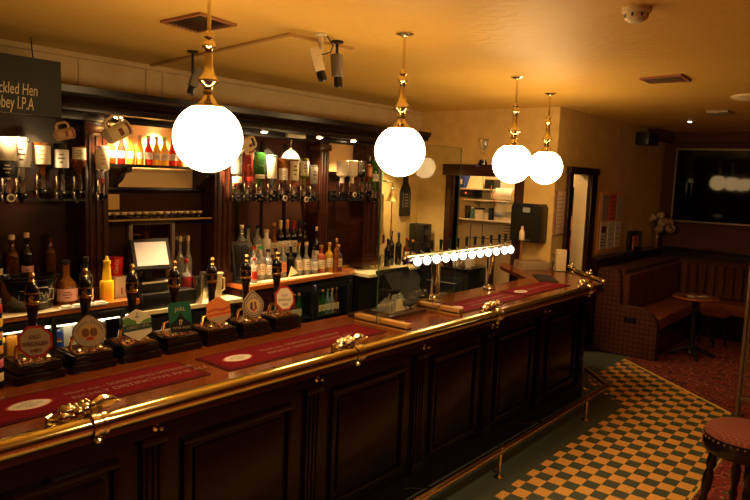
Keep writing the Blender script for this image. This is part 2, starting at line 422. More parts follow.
# brass elbow rail and its cast brackets
RY, RZ = 2.118, 1.062
b = MB(); b.tube([(-.7,RY,RZ),(5.57,RY,RZ)], .037, 20); b.ball((5.575,RY,RZ), (.03,.037,.037), 16)
rail = b.build('elbow_rail', BRASSR, bar)
def casting(x):
    b = MB()
    R = rot('Y', 90)
    b.lathe([(.041,-.03),(.047,-.026),(.047,-.012),(.043,-.008),(.043,.008),(.047,.012),(.047,.026),(.041,.03)], (x+.01,RY,RZ), 20, R)
    # cast lion-like scroll: plump body on the lip, curled mane, pointed leaf to the right
    b.tube([(x+.01,RY+.045,RZ-.03),(x+.0,RY+.07,RZ+.005),(x-.005,RY+.06,RZ+.035),(x,RY+.03,RZ+.052),(x+.01,RY,RZ+.047)], [.020,.026,.030,.028,.02], 10)
    b.ball((x-.055,RY+.03,RZ+.040), (.044,.032,.030)); b.ball((x-.100,RY+.028,RZ+.032), (.030,.026,.024)); b.ball((x-.02,RY+.02,RZ+.058), (.030,.026,.024))
    b.ball((x-.130,RY+.026,RZ+.030), (.020,.022,.020))
    b.ball((x-.075,RY+.030,RZ+.062), (.034,.026,.022)); b.ball((x-.045,RY+.012,RZ+.050), (.022,.018,.024)); b.ball((x-.095,RY+.012,RZ+.048), (.022,.016,.018))
    for k in range(5): b.ball((x-.09+.022*k, RY+.036, RZ+.072+.004*(k % 2)), (.011,.016,.011), 8)
    for s in (-1,1): b.ball((x-.005, RY+.02+s*.024, RZ+.072), (.012,.008,.014), 8)
    b.tube([(x-.12,RY+.02,RZ+.036),(x-.148,RY+.014,RZ+.045),(x-.152,RY+.012,RZ+.064),(x-.134,RY+.014,RZ+.070)], [.013,.012,.010,.006], 8)
    b.tube([(x+.01,RY+.02,RZ+.060),(x+.04,RY+.022,RZ+.070),(x+.075,RY+.02,RZ+.068),(x+.110,RY+.016,RZ+.060)], [.020,.024,.017,.003], 8)
    for s in (-1,1): b.tube([(x+.02,RY+.02+s*.012,RZ+.06),(x+.06,RY+.02+s*.022,RZ+.066),(x+.095,RY+.016+s*.012,RZ+.066)], [.010,.012,.003], 6)
    b.lathe([(.0,-.012),(.016,-.010),(.020,0),(.012,.012),(.0,.014)], (x+.012,RY-.004,RZ-.052), 12)
    b.tube([(x+.01,RY+.02,RZ-.04),(x+.01,RY+.06,RZ-.055),(x+.01,FY-.03,RZ-.06)], .016, 8)
    return b.build('rail_bracket', BRASS, rail)
for x in (-.30,1.085,2.45,3.88,5.46): casting(x)
# short rail across the chamfered end
e0, e1 = Vector((6.02,2.19,RZ)), Vector((6.60,2.76,RZ))
b = MB(); b.tube([e0, e1], .026, 14); b.ball(e0, .027, 12); r2 = b.build('elbow_rail', BRASSR, bar)
for t in (.35,.93):
    b = MB(); c = e0.lerp(e1, t); b.ball(c+Vector((-.01,.01,.03)), (.03,.03,.03), 10); b.ball(c+Vector((-.03,.03,.035)), (.022,.022,.026), 10)
    b.ball(c+Vector((-.005,.005,.062)), .014, 8); b.tube([c+Vector((0,0,-.03)), c+Vector((-.04,.04,-.04)), c+Vector((-.10,.10,-.05))], .014, 8)
    b.lathe([(.03,-.016),(.034,0),(.03,.016)], c, 14, ux.to_track_quat('Z','Y').to_matrix())
    b.build('rail_bracket', BRASS, r2)
for x in (1.40,2.30,3.22,4.05,4.90):
    b = MB(); b.lathe([(.016,0),(.016,.006),(.006,.01),(.006,.03)], (x,FY-.034,.935), 12, rot('X',90)); b.ball((x,FY-.07,.94), .012, 10)
    b.build('coat_hook', BRASS, bar)

# foot rail
fr = thing('foot_rail', 'polished foot rail on low posts along the bar base', 'foot rail', (2.5,1.97,0))
MET = mat('worn brass foot rail', (.68,.46,.22), .2, 1)
b = MB(); b.tube([(-.7,1.97,.19),(5.70,1.97,.19),(5.735,1.985,.19),(6.08,2.31,.19)], .025, 14); b.ball((6.08,2.31,.19), .022, 12)
b.build('rail', MET, fr)
for x in (-.57,.88,2.33,3.78,5.24):
    b = MB(); b.cyl((x,1.97,.004),(x,1.97,.19), .012, n=12); b.lathe([(.035,0),(.035,.006),(.02,.012),(.014,.02)], (x,1.97,0), 16); b.lathe([(.026,-.02),(.028,0),(.026,.02)], (x,1.97,.19), 14, rot('Y',90))
    b.build('post', MET, fr)
for x in (3.05,4.52):
    b = MB(); b.cyl((x,1.97,.19),(x,FY-.04,.10), .006, n=8); b.build('stay', MET, fr)
b = MB(); b.cyl((6.05,2.28,.004),(6.05,2.28,.19), .012, n=12); b.lathe([(.035,0),(.035,.006),(.02,.012)], (6.05,2.28,0), 16); b.build('post', MET, fr)

# ================================================================ ON THE BAR
BT = 1.055
CLOTHR = mat('crimson bar runner', (.15,.006,.011), .8, bump=(400,.15), spec=.1)
CLOTHD = mat('bar runner border', (.075,.008,.010), .75, spec=.1)
TXT = mat('runner lettering', (.28,.17,.13), .7)
def runner(x0, x1, y0, y1, label, oval, words, tx):
    t = thing('bar_runner', label, 'bar towel', ((x0+x1)/2,(y0+y1)/2,BT), group='crimson bar runners')
    MB().box(x0,y0,BT,x1,y1,BT+.005,bev=.0015).build('edging', CLOTHD, t)
    MB().box(x0+.02,y0+.02,BT+.004,x1-.02,y1-.02,BT+.0062).build('cloth', CLOTHR, t)
    if oval:
        ym = (y0+y1)/2
        pts = [(.070*cos(a)*(1 if abs(cos(a))<.9 else 1.08), .046*sin(a)) for a in [2*pi*i/24 for i in range(24)]]
        MB().prism([(p*1.12,q*1.14) for p,q in pts], (oval,ym,BT+.0055), (1,0,0),(0,1,0),(0,0,.0012)).build('badge_border', REDL, t)
        MB().prism(pts, (oval,ym,BT+.006), (1,0,0),(0,1,0),(0,0,.0014)).build('badge', WHITEP, t)
        lettering([('OLD',.021),('SPECKLED',.021),('HEN',.021)], .021, (oval,ym+.014,BT+.0070), (1,0,0),(0,1,0), INK, t, gap=1.0)
    if words:
        lettering([('Head out - SOMETHING DIFFERENT',.042)], .05, (tx,(y0+y1)/2+.012,BT+.0062), (1,0,0),(0,1,0), TXT, t, align='LEFT', width=.58)
        lettering([('RICHLY DISTINCTIVE FINE ALE',.046)], .05, (tx,(y0+y1)/2-.050,BT+.0062), (1,0,0),(0,1,0), TXT, t, align='LEFT', width=.62)
    return t
runner(.62,1.73,2.33,2.60, 'crimson bar runner at the left end, in front of the first four hand pumps', 1.02, True, 1.16)
runner(1.82,2.95,2.31,2.58, 'crimson bar runner between the pumps and the glass screen', 1.97, True, 2.13)
runner(3.72,4.72,2.30,2.56, 'crimson bar runner lying just right of the glass screen', 3.86, True, 4.02)
runner(4.76,5.58,2.32,2.58, 'crimson bar runner nearest the far end of the bar', 4.88, False, 0)
lettering([('RICHLY DISTINCTIVE FINE ALE',.046)], .05, (5.02,2.44,BT+.0062), (1,0,0),(0,1,0), TXT, bpy.data.objects['bar_runner.003'], align='LEFT', width=.45)
# black rubber drip mat on the chamfer
t = thing('drip_mat', 'black ribbed rubber drip mat at the corner of the bar', 'bar mat', (5.80,2.63,BT))
RUB = mat('black rubber', (.012,.012,.013), .5)
b = MB(); b.box(5.58,2.62,BT,6.00,2.80,BT+.006,bev=.002, mtx=Matrix.Translation((5.8,2.66,0)) @ Matrix.Rotation(radians(35),4,'Z') @ Matrix.Translation((-5.8,-2.70,0))); b.build('base', RUB, t)
b = MB()
for i in range(9):
    b.box(5.60+i*.044,2.63,BT+.006,5.615+i*.044,2.79,BT+.012, mtx=Matrix.Translation((5.8,2.66,0)) @ Matrix.Rotation(radians(35),4,'Z') @ Matrix.Translation((-5.8,-2.70,0)))
b.build('ribs', mat('rubber rib', (.05,.05,.05), .4), t); 

# ---- hand pumps -------------------------------------------------
def hand_pump(loc, label):
    t = thing('hand_pump', label, 'hand pump', loc, group='hand pumps along the bar')
    b = MB(); b.box(-.100,-.10,0,.100,.105,.040,bev=.006); b.box(-.090,-.09,.040,.090,.095,.078,bev=.006); b.build('base', PUMPWOOD, t, world=False)
    b = MB(); b.box(-.075,-.075,.077,.075,.080,.083,bev=.002); b.build('top_plate', COPPER, t, world=False)
    b = MB()
    for x, y in ((-.022,-.02),(.022,-.02)):
        b.lathe([(.018,.083),(.018,.089),(.011,.093),(.010,.150),(.014,.155),(.014,.162),(.006,.168)], (x,y,0), 12)
    b.box(-.034,-.03,.150,.034,-.01,.160,bev=.003)
    for x, y in ((.045,-.055),(-.05,-.055),(.0,-.06)): b.lathe([(.013,.083),(.013,.092),(.009,.095),(.006,.102),(0,.104)], (x,y,0), 6)
    b.tube([(-.055,.02,.083),(-.055,.0,.14),(-.04,-.03,.155)], .008, 8)
    b.build('pump_fittings', BRASS, t, world=False)
    b = MB(); b.tube([(.055,.045,.083),(.055,.045,.15),(.062,.042,.175),(.076,.036,.18),(.084,.032,.165),(.085,.030,.14)], .007, 8); b.build('swan_neck', CHROME, t, world=False)
    hy = .045; hx = .029
    b = MB(); b.lathe([(.010,.083),(.010,.20),(.013,.205)], (hx,hy,0), 12); b.build('pump_rod', BRASS, t, world=False)
    b = MB(); b.lathe([(.013,.19),(.017,.205),(.017,.235),(.019,.27),(.026,.31),(.030,.345),(.029,.38),(.022,.405),(.012,.418)], (hx,hy,0), 18); h = b.build('handle', BLACKG, t, world=False); h.location.z = -.02
    b = MB(); b.lathe([(.030,.322),(.0312,.326),(.0308,.332),(.0295,.335)], (hx,hy,0), 18); b.lathe([(.0295,.365),(.0300,.369),(.0290,.374)], (hx,hy,0), 18)
    b.lathe([(0,-.003),(.014,-.002),(.014,.002),(0,.003)], (hx-.012,hy-.027,.349), 14, rot('X',90)); b.build('gilt_band', GOLD, h, world=False)
    b = MB(); b.lathe([(.012,.414),(.014,.42),(.010,.426),(.010,.440),(.013,.446),(.009,.456),(0,.459)], (hx,hy,0), 14); b.build('finial', GOLD, t, world=False).location.z = -.02
    return t
def clip(t, poly, m, cz=.166, scale=1.0, border=None, name='pump_clip'):
    """pump clip plate facing the customer; returns part and its local plane"""
    yaw = radians(-14); u = Vector((cos(yaw),sin(yaw),0)); v = Vector((0,.14,1)).normalized(); o = Vector((-.01,-.07,cz)); w = u.cross(v)  # w points to -Y
    part = MB().prism(poly, o, u, v, -w*.007).build(name, m, t, world=False)
    MB().tube([o-w*.006+Vector((0,0,-.03)), o+Vector((0,.02,-.045)), o+Vector((.005,.045,-.04))], .006, 6).build('clip_bracket', BRASS, t, world=False)
    return part, o, u, v, w
def ngon(n, r, ph=0, sx=1, sy=1): return [(r*sx*cos(2*pi*i/n+ph), r*sy*sin(2*pi*i/n+ph)) for i in range(n)]
def layer(part, poly, o, u, v, w, k, m, name):
    return MB().prism(poly, Vector(o)+w*(.0006*k), u, v, w*.0007).build(name, m, part, world=False)
lettering.local = True
PX = [1.175+.2305*i for i in range(7)]; PY = 2.82
CLAB = mat('clip cream', (.38,.29,.19), .5)
BROWNI = mat('brown ink', (.16,.06,.03), .5)
# 1 octagon, red border
t = hand_pump((PX[0],PY,BT), 'hand pump nearest the left edge, octagonal red-bordered clip reading OLD SPECKLED HEN')
p,o,u,v,w = clip(t, ngon(8,.070,pi/8), REDL); layer(p, ngon(8,.060,pi/8), o,u,v,w, 0, CLAB, 'clip_face')
lettering([('OLD',.021),('SPECKLED',.021),('HEN',.021)], .023, o+v*.014+w*.001, u, v, BROWNI, p, bold=.0006)
layer(p, [(-.012,-.036),(.012,-.036),(0,-.042)], o,u,v,w, 1, REDL, 'clip_mark')
# 2 oval with a small peak
t = hand_pump((PX[1],PY,BT), 'hand pump with an oval cream clip showing two dark roundels')
ov = [(.066*cos(a), .060*sin(a)+(.016*max(0,sin(a))**12)) for a in [2*pi*i/40 for i in range(40)]]
p,o,u,v,w = clip(t, [(a*1.06,c*1.06) for a,c in ov], BROWNI); layer(p, ov, o,u,v,w, 0, CLAB, 'clip_face'); layer(p, [(.042*cos(a),.036*sin(a)) for a in [2*pi*i/28 for i in range(28)]], o,u,v,w, 1, mat('clip ochre',(.50,.30,.09),.5), 'clip_ring')
for s in (-1,1): layer(p, [(s*.017+.016*cos(a),.002+.020*sin(a)) for a in [2*pi*i/18 for i in range(18)]], o,u,v,w, 2, BROWNI, 'clip_roundel')
layer(p, [(-.016,-.030),(.016,-.030),(.010,-.018),(-.010,-.018)], o,u,v,w, 3, REDL, 'clip_mark')
for i in range(13):
    a = pi*(.08+.84*i/12); 
    if abs(a-pi/2) > .2: layer(p, [(.054*cos(a)+.0035*cos(q),.048*sin(a)+.006*sin(q)) for q in (0,1.6,3.1,4.7)], o,u,v,w, 1, BROWNI, 'clip_letter')
# 3 green and white hexagon
t = hand_pump((PX[2],PY,BT), 'hand pump with a pale hexagonal clip showing green trees and an anchor')
hexa = [(0,.074),(.064,.038),(.064,-.036),(0,-.074),(-.064,-.036),(-.064,.038)]
p,o,u,v,w = clip(t, hexa, mat('clip pale',(.62,.58,.42),.45))
layer(p, [(-.064,-.030),(.064,-.018),(.064,.010),(-.064,.000)], o,u,v,w, 0, mat('clip dark green',(.02,.07,.05),.45), 'clip_band')
GT = mat('clip leaf green',(.10,.22,.05),.5)
layer(p, [(-.045+.022*cos(a),.018+.020*sin(a)) for a in [2*pi*i/14 for i in range(14)]], o,u,v,w, 0, GT, 'clip_tree'); layer(p, [(-.02+.016*cos(a),.012+.014*sin(a)) for a in [2*pi*i/14 for i in range(14)]], o,u,v,w, 0, GT, 'clip_tree'); layer(p, [(.01,.008),(.064,.012),(.064,.030),(.03,.022)], o,u,v,w, 0, GT, 'clip_hill')
layer(p, [(-.0015,.035),(.0015,.035),(.0015,.060),(-.0015,.060)], o,u,v,w, 0, INK, 'clip_anchor'); layer(p, [(-.012,.044),(-.006,.036),(0,.034),(.006,.036),(.012,.044),(.004,.038),(-.004,.038)], o,u,v,w, 1, INK, 'clip_anchor')
lettering(['ABBEY IPA'], .020, o-v*.014+w*.0016, (u+v*.09).normalized(), v, CLAB, p, width=.105)
# 4 green arched panel
t = hand_pump((PX[3],PY,BT), 'hand pump with a tall dark green clip reading JARL, FYNE ALES')
tall = [(-.050,-.076),(.050,-.076),(.056,-.03),(.056,.050),(.045,.072),(-.045,.072),(-.056,.050),(-.056,-.03)]
p,o,u,v,w = clip(t, tall, mat('clip bottle green',(.012,.10,.055),.4), cz=.172)
layer(p, [(-.050,-.074),(.050,-.074),(.053,-.035),(.02,-.01),(0,.022),(-.02,-.01),(-.053,-.035)], o,u,v,w, 0, BLACK, 'clip_panel')
lettering(['JARL'], .026, o+v*.030+w*.001, u, v, CLAB, p, bold=.0006); lettering(['FYNE ALES'], .016, o-v*.058+w*.0018, u, v, CLAB, p, width=.085)
layer(p, [(-.009,-.040),(-.009,-.014),(.009,-.014),(.009,-.022),(.004,-.026),(.004,-.040),(.001,-.040),(.001,-.020),(-.003,-.020),(-.003,-.040)], o,u,v,w, 1, CLAB, 'clip_emblem')
# 5 orange hexagon
t = hand_pump((PX[4],PY,BT), 'hand pump with a plain orange hexagonal clip with a wavy landscape')
p,o,u,v,w = clip(t, hexa, mat('clip orange',(.66,.20,.045),.45), cz=.172)
layer(p, [(-.060,-.006),(-.02,.004),(.02,-.004),(.062,.012),(.062,.022),(.02,.008),(-.02,.014),(-.060,.002)], o,u,v,w, 0, mat('clip rust',(.40,.06,.02),.5), 'clip_wave')
layer(p, [(-.062,-.026),(.062,-.014),(.062,-.008),(-.062,-.020)], o,u,v,w, 0, MATS['clip rust'], 'clip_wave')
layer(p, [(-.060,-.036),(.062,-.024),(.062,-.034),(0,-.070)], o,u,v,w, 0, CLAB, 'clip_foot')
# 6 round with ring
t = hand_pump((PX[5],PY,BT), 'hand pump with a round peaked cream clip ringed in black')
rd = [(.058*cos(a), .060*sin(a)+(.020*max(0,sin(a))**14)) for a in [2*pi*i/40 for i in range(40)]]
p,o,u,v,w = clip(t, [(a*1.07,c*1.05) for a,c in rd], CLAB, cz=.170); layer(p, [(a*.98,c*.96) for a,c in rd], o,u,v,w, 0, INK, 'clip_ring'); layer(p, [(a*.90,c*.88) for a,c in rd], o,u,v,w, 1, CLAB, 'clip_face')
layer(p, [(.036*cos(a),.036*sin(a)) for a in [2*pi*i/28 for i in range(28)]], o,u,v,w, 2, mat('clip tan',(.60,.42,.20),.5), 'clip_disc')
layer(p, [(-.022,-.02),(-.006,-.024),(-.004,.02),(-.018,.018)], o,u,v,w, 3, INK, 'clip_figure'); layer(p, [(.006,-.024),(.020,-.02),(.016,.020),(.004,.02)], o,u,v,w, 3, BROWNI, 'clip_figure'); layer(p, [(-.010,-.030),(.008,-.030),(.004,-.016),(-.006,-.016)], o,u,v,w, 4, REDL, 'clip_mark')
for i in range(18):
    a = 2*pi*i/18
    layer(p, [(.043*cos(a)+.003*cos(q),.043*sin(a)+.0045*sin(q)) for q in (0,1.6,3.1,4.7)], o,u,v,w, 2, INK, 'clip_letter')
# 7 octagon white / red
t = hand_pump((PX[6],PY,BT), 'hand pump at the right end of the row, octagonal white clip edged in red')
p,o,u,v,w = clip(t, ngon(8,.072,pi/8,.92,1.06), REDL, cz=.182); layer(p, ngon(8,.060,pi/8,.92,1.06), o,u,v,w, 0, mat('clip white',(.80,.72,.55),.45), 'clip_face')
lettering([('OLD',.019),('SPECKLED',.019),('HEN',.019)], .021, o+v*.012+w*.001, u, v, BROWNI, p)
lettering.local = False

# ---- customer display terminal on its board, seen from behind -----------------
t = thing('bar_board', 'dark wooden board under the black till terminal', 'board', (3.36,2.64,BT))
MB().box(3.10,2.50,BT,3.62,2.76,BT+.022,bev=.005).build('board', REDWOOD, t)
t = thing('till_terminal', 'black touchscreen till terminal on a silver wedge stand, seen from behind', 'till', (3.36,2.64,BT+.022))
TZ = BT+.022
b = MB(); b.prism([(-.11,0),(.11,0),(.045,.115),(-.045,.115)], (3.38,2.545,TZ), (1,0,0), (0,.25,1), (0,.012,0)); b.prism([(-.14,0),(.14,0),(.14,.16),(-.14,.16)], (3.38,2.535,TZ), (1,0,0),(0,1,0),(0,0,.010)); 
for s in (-1,1): b.prism([(0,0),(.13,0),(.05,.115)], (3.38+s*.10,2.55,TZ+.008), (0,1,0), (-s*.45,0,1), (s*.008,0,0))
b.build('stand', STEEL, t)
MB().prism([(-.055,.012),(.055,.012),(.02,.085),(-.02,.085)], (3.38,2.541,TZ), (1,0,0), (0,.25,1), (0,-.003,0)).build('stand_plate', CREAM, t)
b = MB(); b.prism([(-.13,.25),(.235,.25),(.23,.18),(.04,.0),(-.10,.0),(-.13,.15)], (3.51,2.54,TZ+.04), (1,.0,0), (0,.62,.78), (0,.045,-.03)); b.box(3.31,2.60,TZ+.06,3.45,2.70,TZ+.14,bev=.01)
b.build('housing', mat('matt black', (.010,.009,.008), .7, spec=.2), t)
b = MB(); b.box(-.175,-.01,-.125,.175,.012,.125,bev=.006, mtx=Matrix.Translation((3.575,2.70,TZ+.145)) @ Matrix.Rotation(radians(-40),4,'X')); b.build('display', MATS['matt black'], t)

# ---- glass screen with wooden feet -----------------------------------------
t = thing('glass_screen', 'clear glass screen standing on two yellow wooden feet on the bar', 'glass screen', (3.47,2.44,BT))
FOOT = mat('yellow pine', (.62,.34,.09), .5, vary=((.50,.25,.06), (30,4,30)))
for x, y0, y1 in ((3.06,2.235,2.64),(3.70,2.28,2.63)):
    b = MB(); b.box(x-.025,y0,BT+.006,x+.025,2.437,BT+.045,bev=.003); b.box(x-.025,2.447,BT+.006,x+.025,y1,BT+.045,bev=.003); b.box(x-.025,y0,BT+.0,x+.025,y1,BT+.02)
    b.build('foot', FOOT, t)
MB().box(3.01,2.4395,BT+.02,3.855,2.4445,2.165).build('pane', PANE, t, smooth=False)
b = MB()
for q in ((3.009,2.4393,BT+.02,3.012,2.4447,2.165),(3.853,2.4393,BT+.02,3.856,2.4447,2.165),(3.01,2.4393,2.163,3.855,2.4447,2.1655)): b.box(*q)
b.build('polished_edge', EDGE, t)

# ---- lager font: chrome T-bar with twelve lit lenses --------------------------
t = thing('beer_font', 'chrome lager font on two columns with a row of twelve lit white lenses', 'beer font', (4.40,2.69,BT))
for x in (4.0,4.80):
    b = MB(); b.lathe([(.055,0),(.055,.012),(.040,.03),(.034,.05),(.034,.28),(.042,.30),(.034,.32)], (x,2.70,BT), 20); b.build('column', CHROME, t)
b = MB(); b.tube([(3.62,2.70,1.392),(5.12,2.70,1.392)], .030, 16); b.ball((3.62,2.70,1.392), .030); b.ball((5.12,2.70,1.392), .030); b.build('crossbar', STEEL, t)
for x in (3.709,3.822,3.942,4.064,4.178,4.299,4.428,4.555,4.68,4.812,4.95,5.06):
    dirv = Vector((-.45,-.9,.12)).normalized(); R = dirv.to_track_quat('Z','Y').to_matrix(); c = Vector((x,2.675,1.373))
    b = MB(); b.lathe([(.020,0),(.038,.012),(.039,.024),(.034,.026)], c, 20, R); bz = b.build('lens_bezel', CHROME, t)
    b = MB(); b.lathe([(.0345,.022),(.031,.030),(.018,.036),(0,.037)], c, 20, R); b.build('lens', TAPLIT, bz)
    b = MB(); b.tube([(x+.03,2.73,1.40),(x+.035,2.79,1.39),(x+.035,2.81,1.33)], .010, 8); b.cyl((x+.03,2.73,1.40),(x+.03,2.73,1.435), .011, n=10); tp = b.build('tap', CHROME, t)
    b = MB(); b.lathe([(.008,0),(.012,.015),(.011,.03),(.014,.06),(.012,.068),(0,.07)], (x+.03,2.73,1.435), 10); b.build('tap_handle', BLACK, tp)

# ================================================================ BACK BAR FURNITURE
bb = thing('back_bar_frame', 'tall dark mahogany back bar frame with columns and a deep cornice', 'back bar', (3.6,4.5,0))
b = MB()
b.box(.6,4.27,2.30,5.95,4.69,2.345,bev=.004)
b.prism([(4.27,2.345),(4.225,2.36),(4.215,2.39),(4.19,2.41),(4.185,2.45),(4.69,2.45),(4.69,2.345)], (.6,0,0), (0,1,0),(0,0,1),(5.38,0,0))
b.box(.6,4.455,2.255,5.52,4.475,2.305,bev=.004)
b.build('cornice', MAHOGX, bb)
def pillar(x0, x1, z0=1.0):
    b = MB(); b.box(x0,4.475,z0,x1,4.69,2.30,bev=.004)
    for f in (.2,.5,.8):
        x = x0+(x1-x0)*f; b.tube([(x,4.473,z0+.12),(x,4.473,2.16)], .012, 8)
    b.box(x0-.012,4.455,2.18,x1+.012,4.60,2.24,bev=.006); b.box(x0-.012,4.458,z0,x1+.012,4.60,z0+.09,bev=.005)
    b.build('column', REDWOOD, bb)
for a, c in ((1.10,1.26),(2.25,2.42),(3.34,3.52),(4.56,4.69),(5.24,5.51)): pillar(a, c)
DARKM = mat('dark mirror', (.05,.02,.012), .06, spec=.8)
MIRROR = mat('tinted mirror', (.22,.10,.06), .04, 1)
LITP = mat('peach lit panel', (.90,.56,.24), .7)
for x0, x1, z0, z1, m, n in ((.6,2.25,1.0,2.30,MAHOG,'back_panel'),(2.42,3.34,1.79,2.30,LITP,'peach_panel'),(2.42,3.34,.9,1.77,DARKM,'mirror_panel'),(3.52,4.56,1.0,2.30,DARKM,'mirror_panel'),(4.69,5.24,1.98,2.30,LITP,'peach_panel'),(4.69,5.24,1.0,1.97,MAHOG,'back_panel')):
    b = MB().box(x0-.01,4.66,z0,x1+.01,4.69,z1); b.build(n, m, bb)
b = MB(); b.box(2.42,4.60,1.765,3.34,4.665,1.80,bev=.004); b.box(4.69,4.60,1.955,5.24,4.665,1.985,bev=.004)
for x in (3.70,3.98,4.26): b.box(x,4.645,1.2,x+.03,4.665,2.22,bev=.003)
b.build('rail_moulding', MAHOGX, bb)
# juice shelf
sh = thing('bottle_shelf', 'dark wooden bracket shelf holding the bright juice bottles', 'shelf', (2.75,4.5,1.95))
MB().box(2.385,4.36,1.950,3.36,4.655,1.972,bev=.004).build('board', MAHOGX, sh)
for x in (2.54,3.27):
    b = MB(); b.prism([(0,0),(.26,0),(.26,-.03),(.17,-.05),(.13,-.10),(.07,-.13),(.05,-.165),(0,-.165)], (x-.02,4.655,1.95), (0,-1,0), (0,0,1), (.04,0,0)); b.build('bracket', MAHOG, sh)
# glass shelf with upturned shot glasses, below the shelf
gs = thing('glass_shelf', 'narrow shelf of small glasses across the dark mirror above the till', 'shelf', (2.75,4.55,1.55))
MB().box(2.425,4.50,1.545,3.335,4.655,1.555,bev=.002).build('board', MAHOGX, gs)
MB().box(2.425,4.497,1.552,3.335,4.500,1.566).build('gallery', BRASSD, gs)
# framed mirror + note
fm = thing('framed_mirror', 'small framed mirror leaning behind the till screen', 'mirror', (2.86,4.62,1.2))
b = MB()
for q in ((2.66,4.615,1.15,2.69,4.65,1.53),(3.03,4.615,1.15,3.06,4.65,1.53),(2.66,4.615,1.15,3.06,4.65,1.18)): b.box(*q, bev=.004)
b.box(2.66,4.615,1.51,3.06,4.65,1.54,bev=.004)
b.build('frame', mat('grey frame', (.20,.13,.09), .35), fm); MB().box(2.69,4.640,1.18,3.03,4.652,1.51).build('glass', MIRROR, fm)
n = MB().box(2.50,4.648,1.63,2.60,4.66,1.745).build('note', mat('yellow note', (.62,.38,.12), .7)); tag(n, 'yellow paper note pinned beside the mirror under the shelf', 'note')

# worktops
w = slab([(.6,4.23),(2.565,4.31),(2.565,4.685),(.6,4.685)], .965, 1.0).build('back_worktop', COUNTER); tag(w, 'orange wooden back worktop at the left, under the ice bucket', 'worktop')
LITTOP = mat('pale worktop', (.88,.76,.46), .35)
w = slab([(2.57,4.31),(3.495,4.27),(3.495,4.685),(2.57,4.685)], .87, .90).build('back_worktop', LITTOP); tag(w, 'pale low worktop between the wooden ones, under the main till', 'worktop')
w = slab([(3.505,4.215),(4.93,4.33),(5.05,4.40),(5.05,4.685),(3.505,4.685)], .965, 1.0).build('back_worktop', COUNTER); tag(w, 'orange wooden back worktop carrying the crowd of spirit bottles', 'worktop')
w = slab([(5.06,4.22),(6.0,4.30),(6.49,4.34),(6.49,4.685),(5.06,4.685)], .93, .96).build('back_worktop', LITTOP); tag(w, 'pale low worktop beyond the bottles, towards the far wall', 'worktop')
m_ = MB().box(3.56,4.30,1.0,4.62,4.385,1.006,bev=.002).build('drip_mat', mat('pale bar mat', (.80,.68,.42), .5)); tag(m_, 'long pale mat along the front of the spirit bottles', 'bar mat')
for x0, x1, lab in ((1.30,2.12,'stepped wooden riser at the back of the left worktop'),(3.64,4.55,'stepped wooden riser under the wine bottles')):
    r = MB().box(x0,4.485,1.0,x1,4.655,1.14,bev=.004).build('bottle_riser', REDWOOD); tag(r, lab, 'riser')

# base units
def unit(name, label, x0, x1, y0, z1, m, doors):
    t = thing(name, label, 'cabinet', ((x0+x1)/2,4.5,0))
    MB().box(x0,y0,0,x1,4.685,z1,bev=.004).build('body', m, t)
    for i in range(doors):
        a = x0+(x1-x0)*i/doors+.02; c = x0+(x1-x0)*(i+1)/doors-.02
        d = MB().box(a,y0-.02,.10,c,y0,z1-.04,bev=.005).build('door', m, t)
        MB().tube([(c-.05,y0-.02,z1-.2),(c-.05,y0-.045,z1-.19),(c-.05,y0-.045,z1-.11),(c-.05,y0-.02,z1-.10)], .006, 6).build('handle', BRASS, d)
    return t
unit('base_cabinet', 'black base cabinet under the pale low worktop and main till', 2.575, 3.49, 4.37, .868, BLACK, 2)
unit('base_cabinet', 'red-brown wooden cupboard left of the glass-door fridge', 3.51, 3.86, 4.33, .963, REDWOOD, 1)
unit('base_cabinet', 'dark base cabinet under the far pale worktop', 5.08, 6.48, 4.42, .928, BLACK, 3)
FLIGHT = mat('fridge light', (1,1,1), .4, emit=6, ecol=(1,.82,.5))
def fridge(label, x0, x1, y0, shelf, lights, doors, lightm):
    t = thing('bottle_fridge', label, 'fridge', ((x0+x1)/2,4.5,0))
    b = MB(); z0, z1 = .06, .962
    b.box(x0,y0,z0,x0+.03,4.68,z1); b.box(x1-.03,y0,z0,x1,4.68,z1); b.box(x0+.03,4.64,z0,x1-.03,4.68,z1); b.box(x0+.03,y0,z0,x1-.03,4.64,z0+.05); b.box(x0+.03,y0,z1-.06,x1-.03,4.64,z1); b.box(x0+.05,y0+.03,0,x1-.05,4.6,z0)
    b.build('case', BLACK, t)
    MB().box(x0+.03,y0+.06,shelf-.012,x1-.03,4.64,shelf).build('shelf', STEEL, t)
    n = len(doors)
    for (a, c) in doors:
        b = MB(); zt, zb = lights, .14
        for q in ((a-.035,y0-.025,zb-.03,a,y0,zt+.05),(c,y0-.025,zb-.03,c+.035,y0,zt+.05),(a,y0-.025,zt,c,y0,zt+.05),(a,y0-.025,zb-.03,c,y0,zb)): b.box(*q, bev=.003)
        d = b.build('door', BLACK, t); MB().box(a,y0-.016,zb,c,y0-.012,zt).build('pane', PANE, d, smooth=False)
    MB().box(x0+.06,y0+.035,z1-.085,x1-.06,y0+.055,z1-.065).build('light_tube', lightm, t)
    return t
fridge('open black drinks fridge of cans under the left worktop', 1.42, 2.55, 4.30, .70, .90, [(1.47,1.84),(1.95,2.40)], FLIGHT)
fridge('black bottle fridge with two glass doors under the spirit bottles', 3.90, 4.97, 4.36, .58, .855, [(4.00,4.37),(4.46,4.87)], mat('dim fridge light', (1,1,1), .4, emit=4, ecol=(.95,.85,.55)))

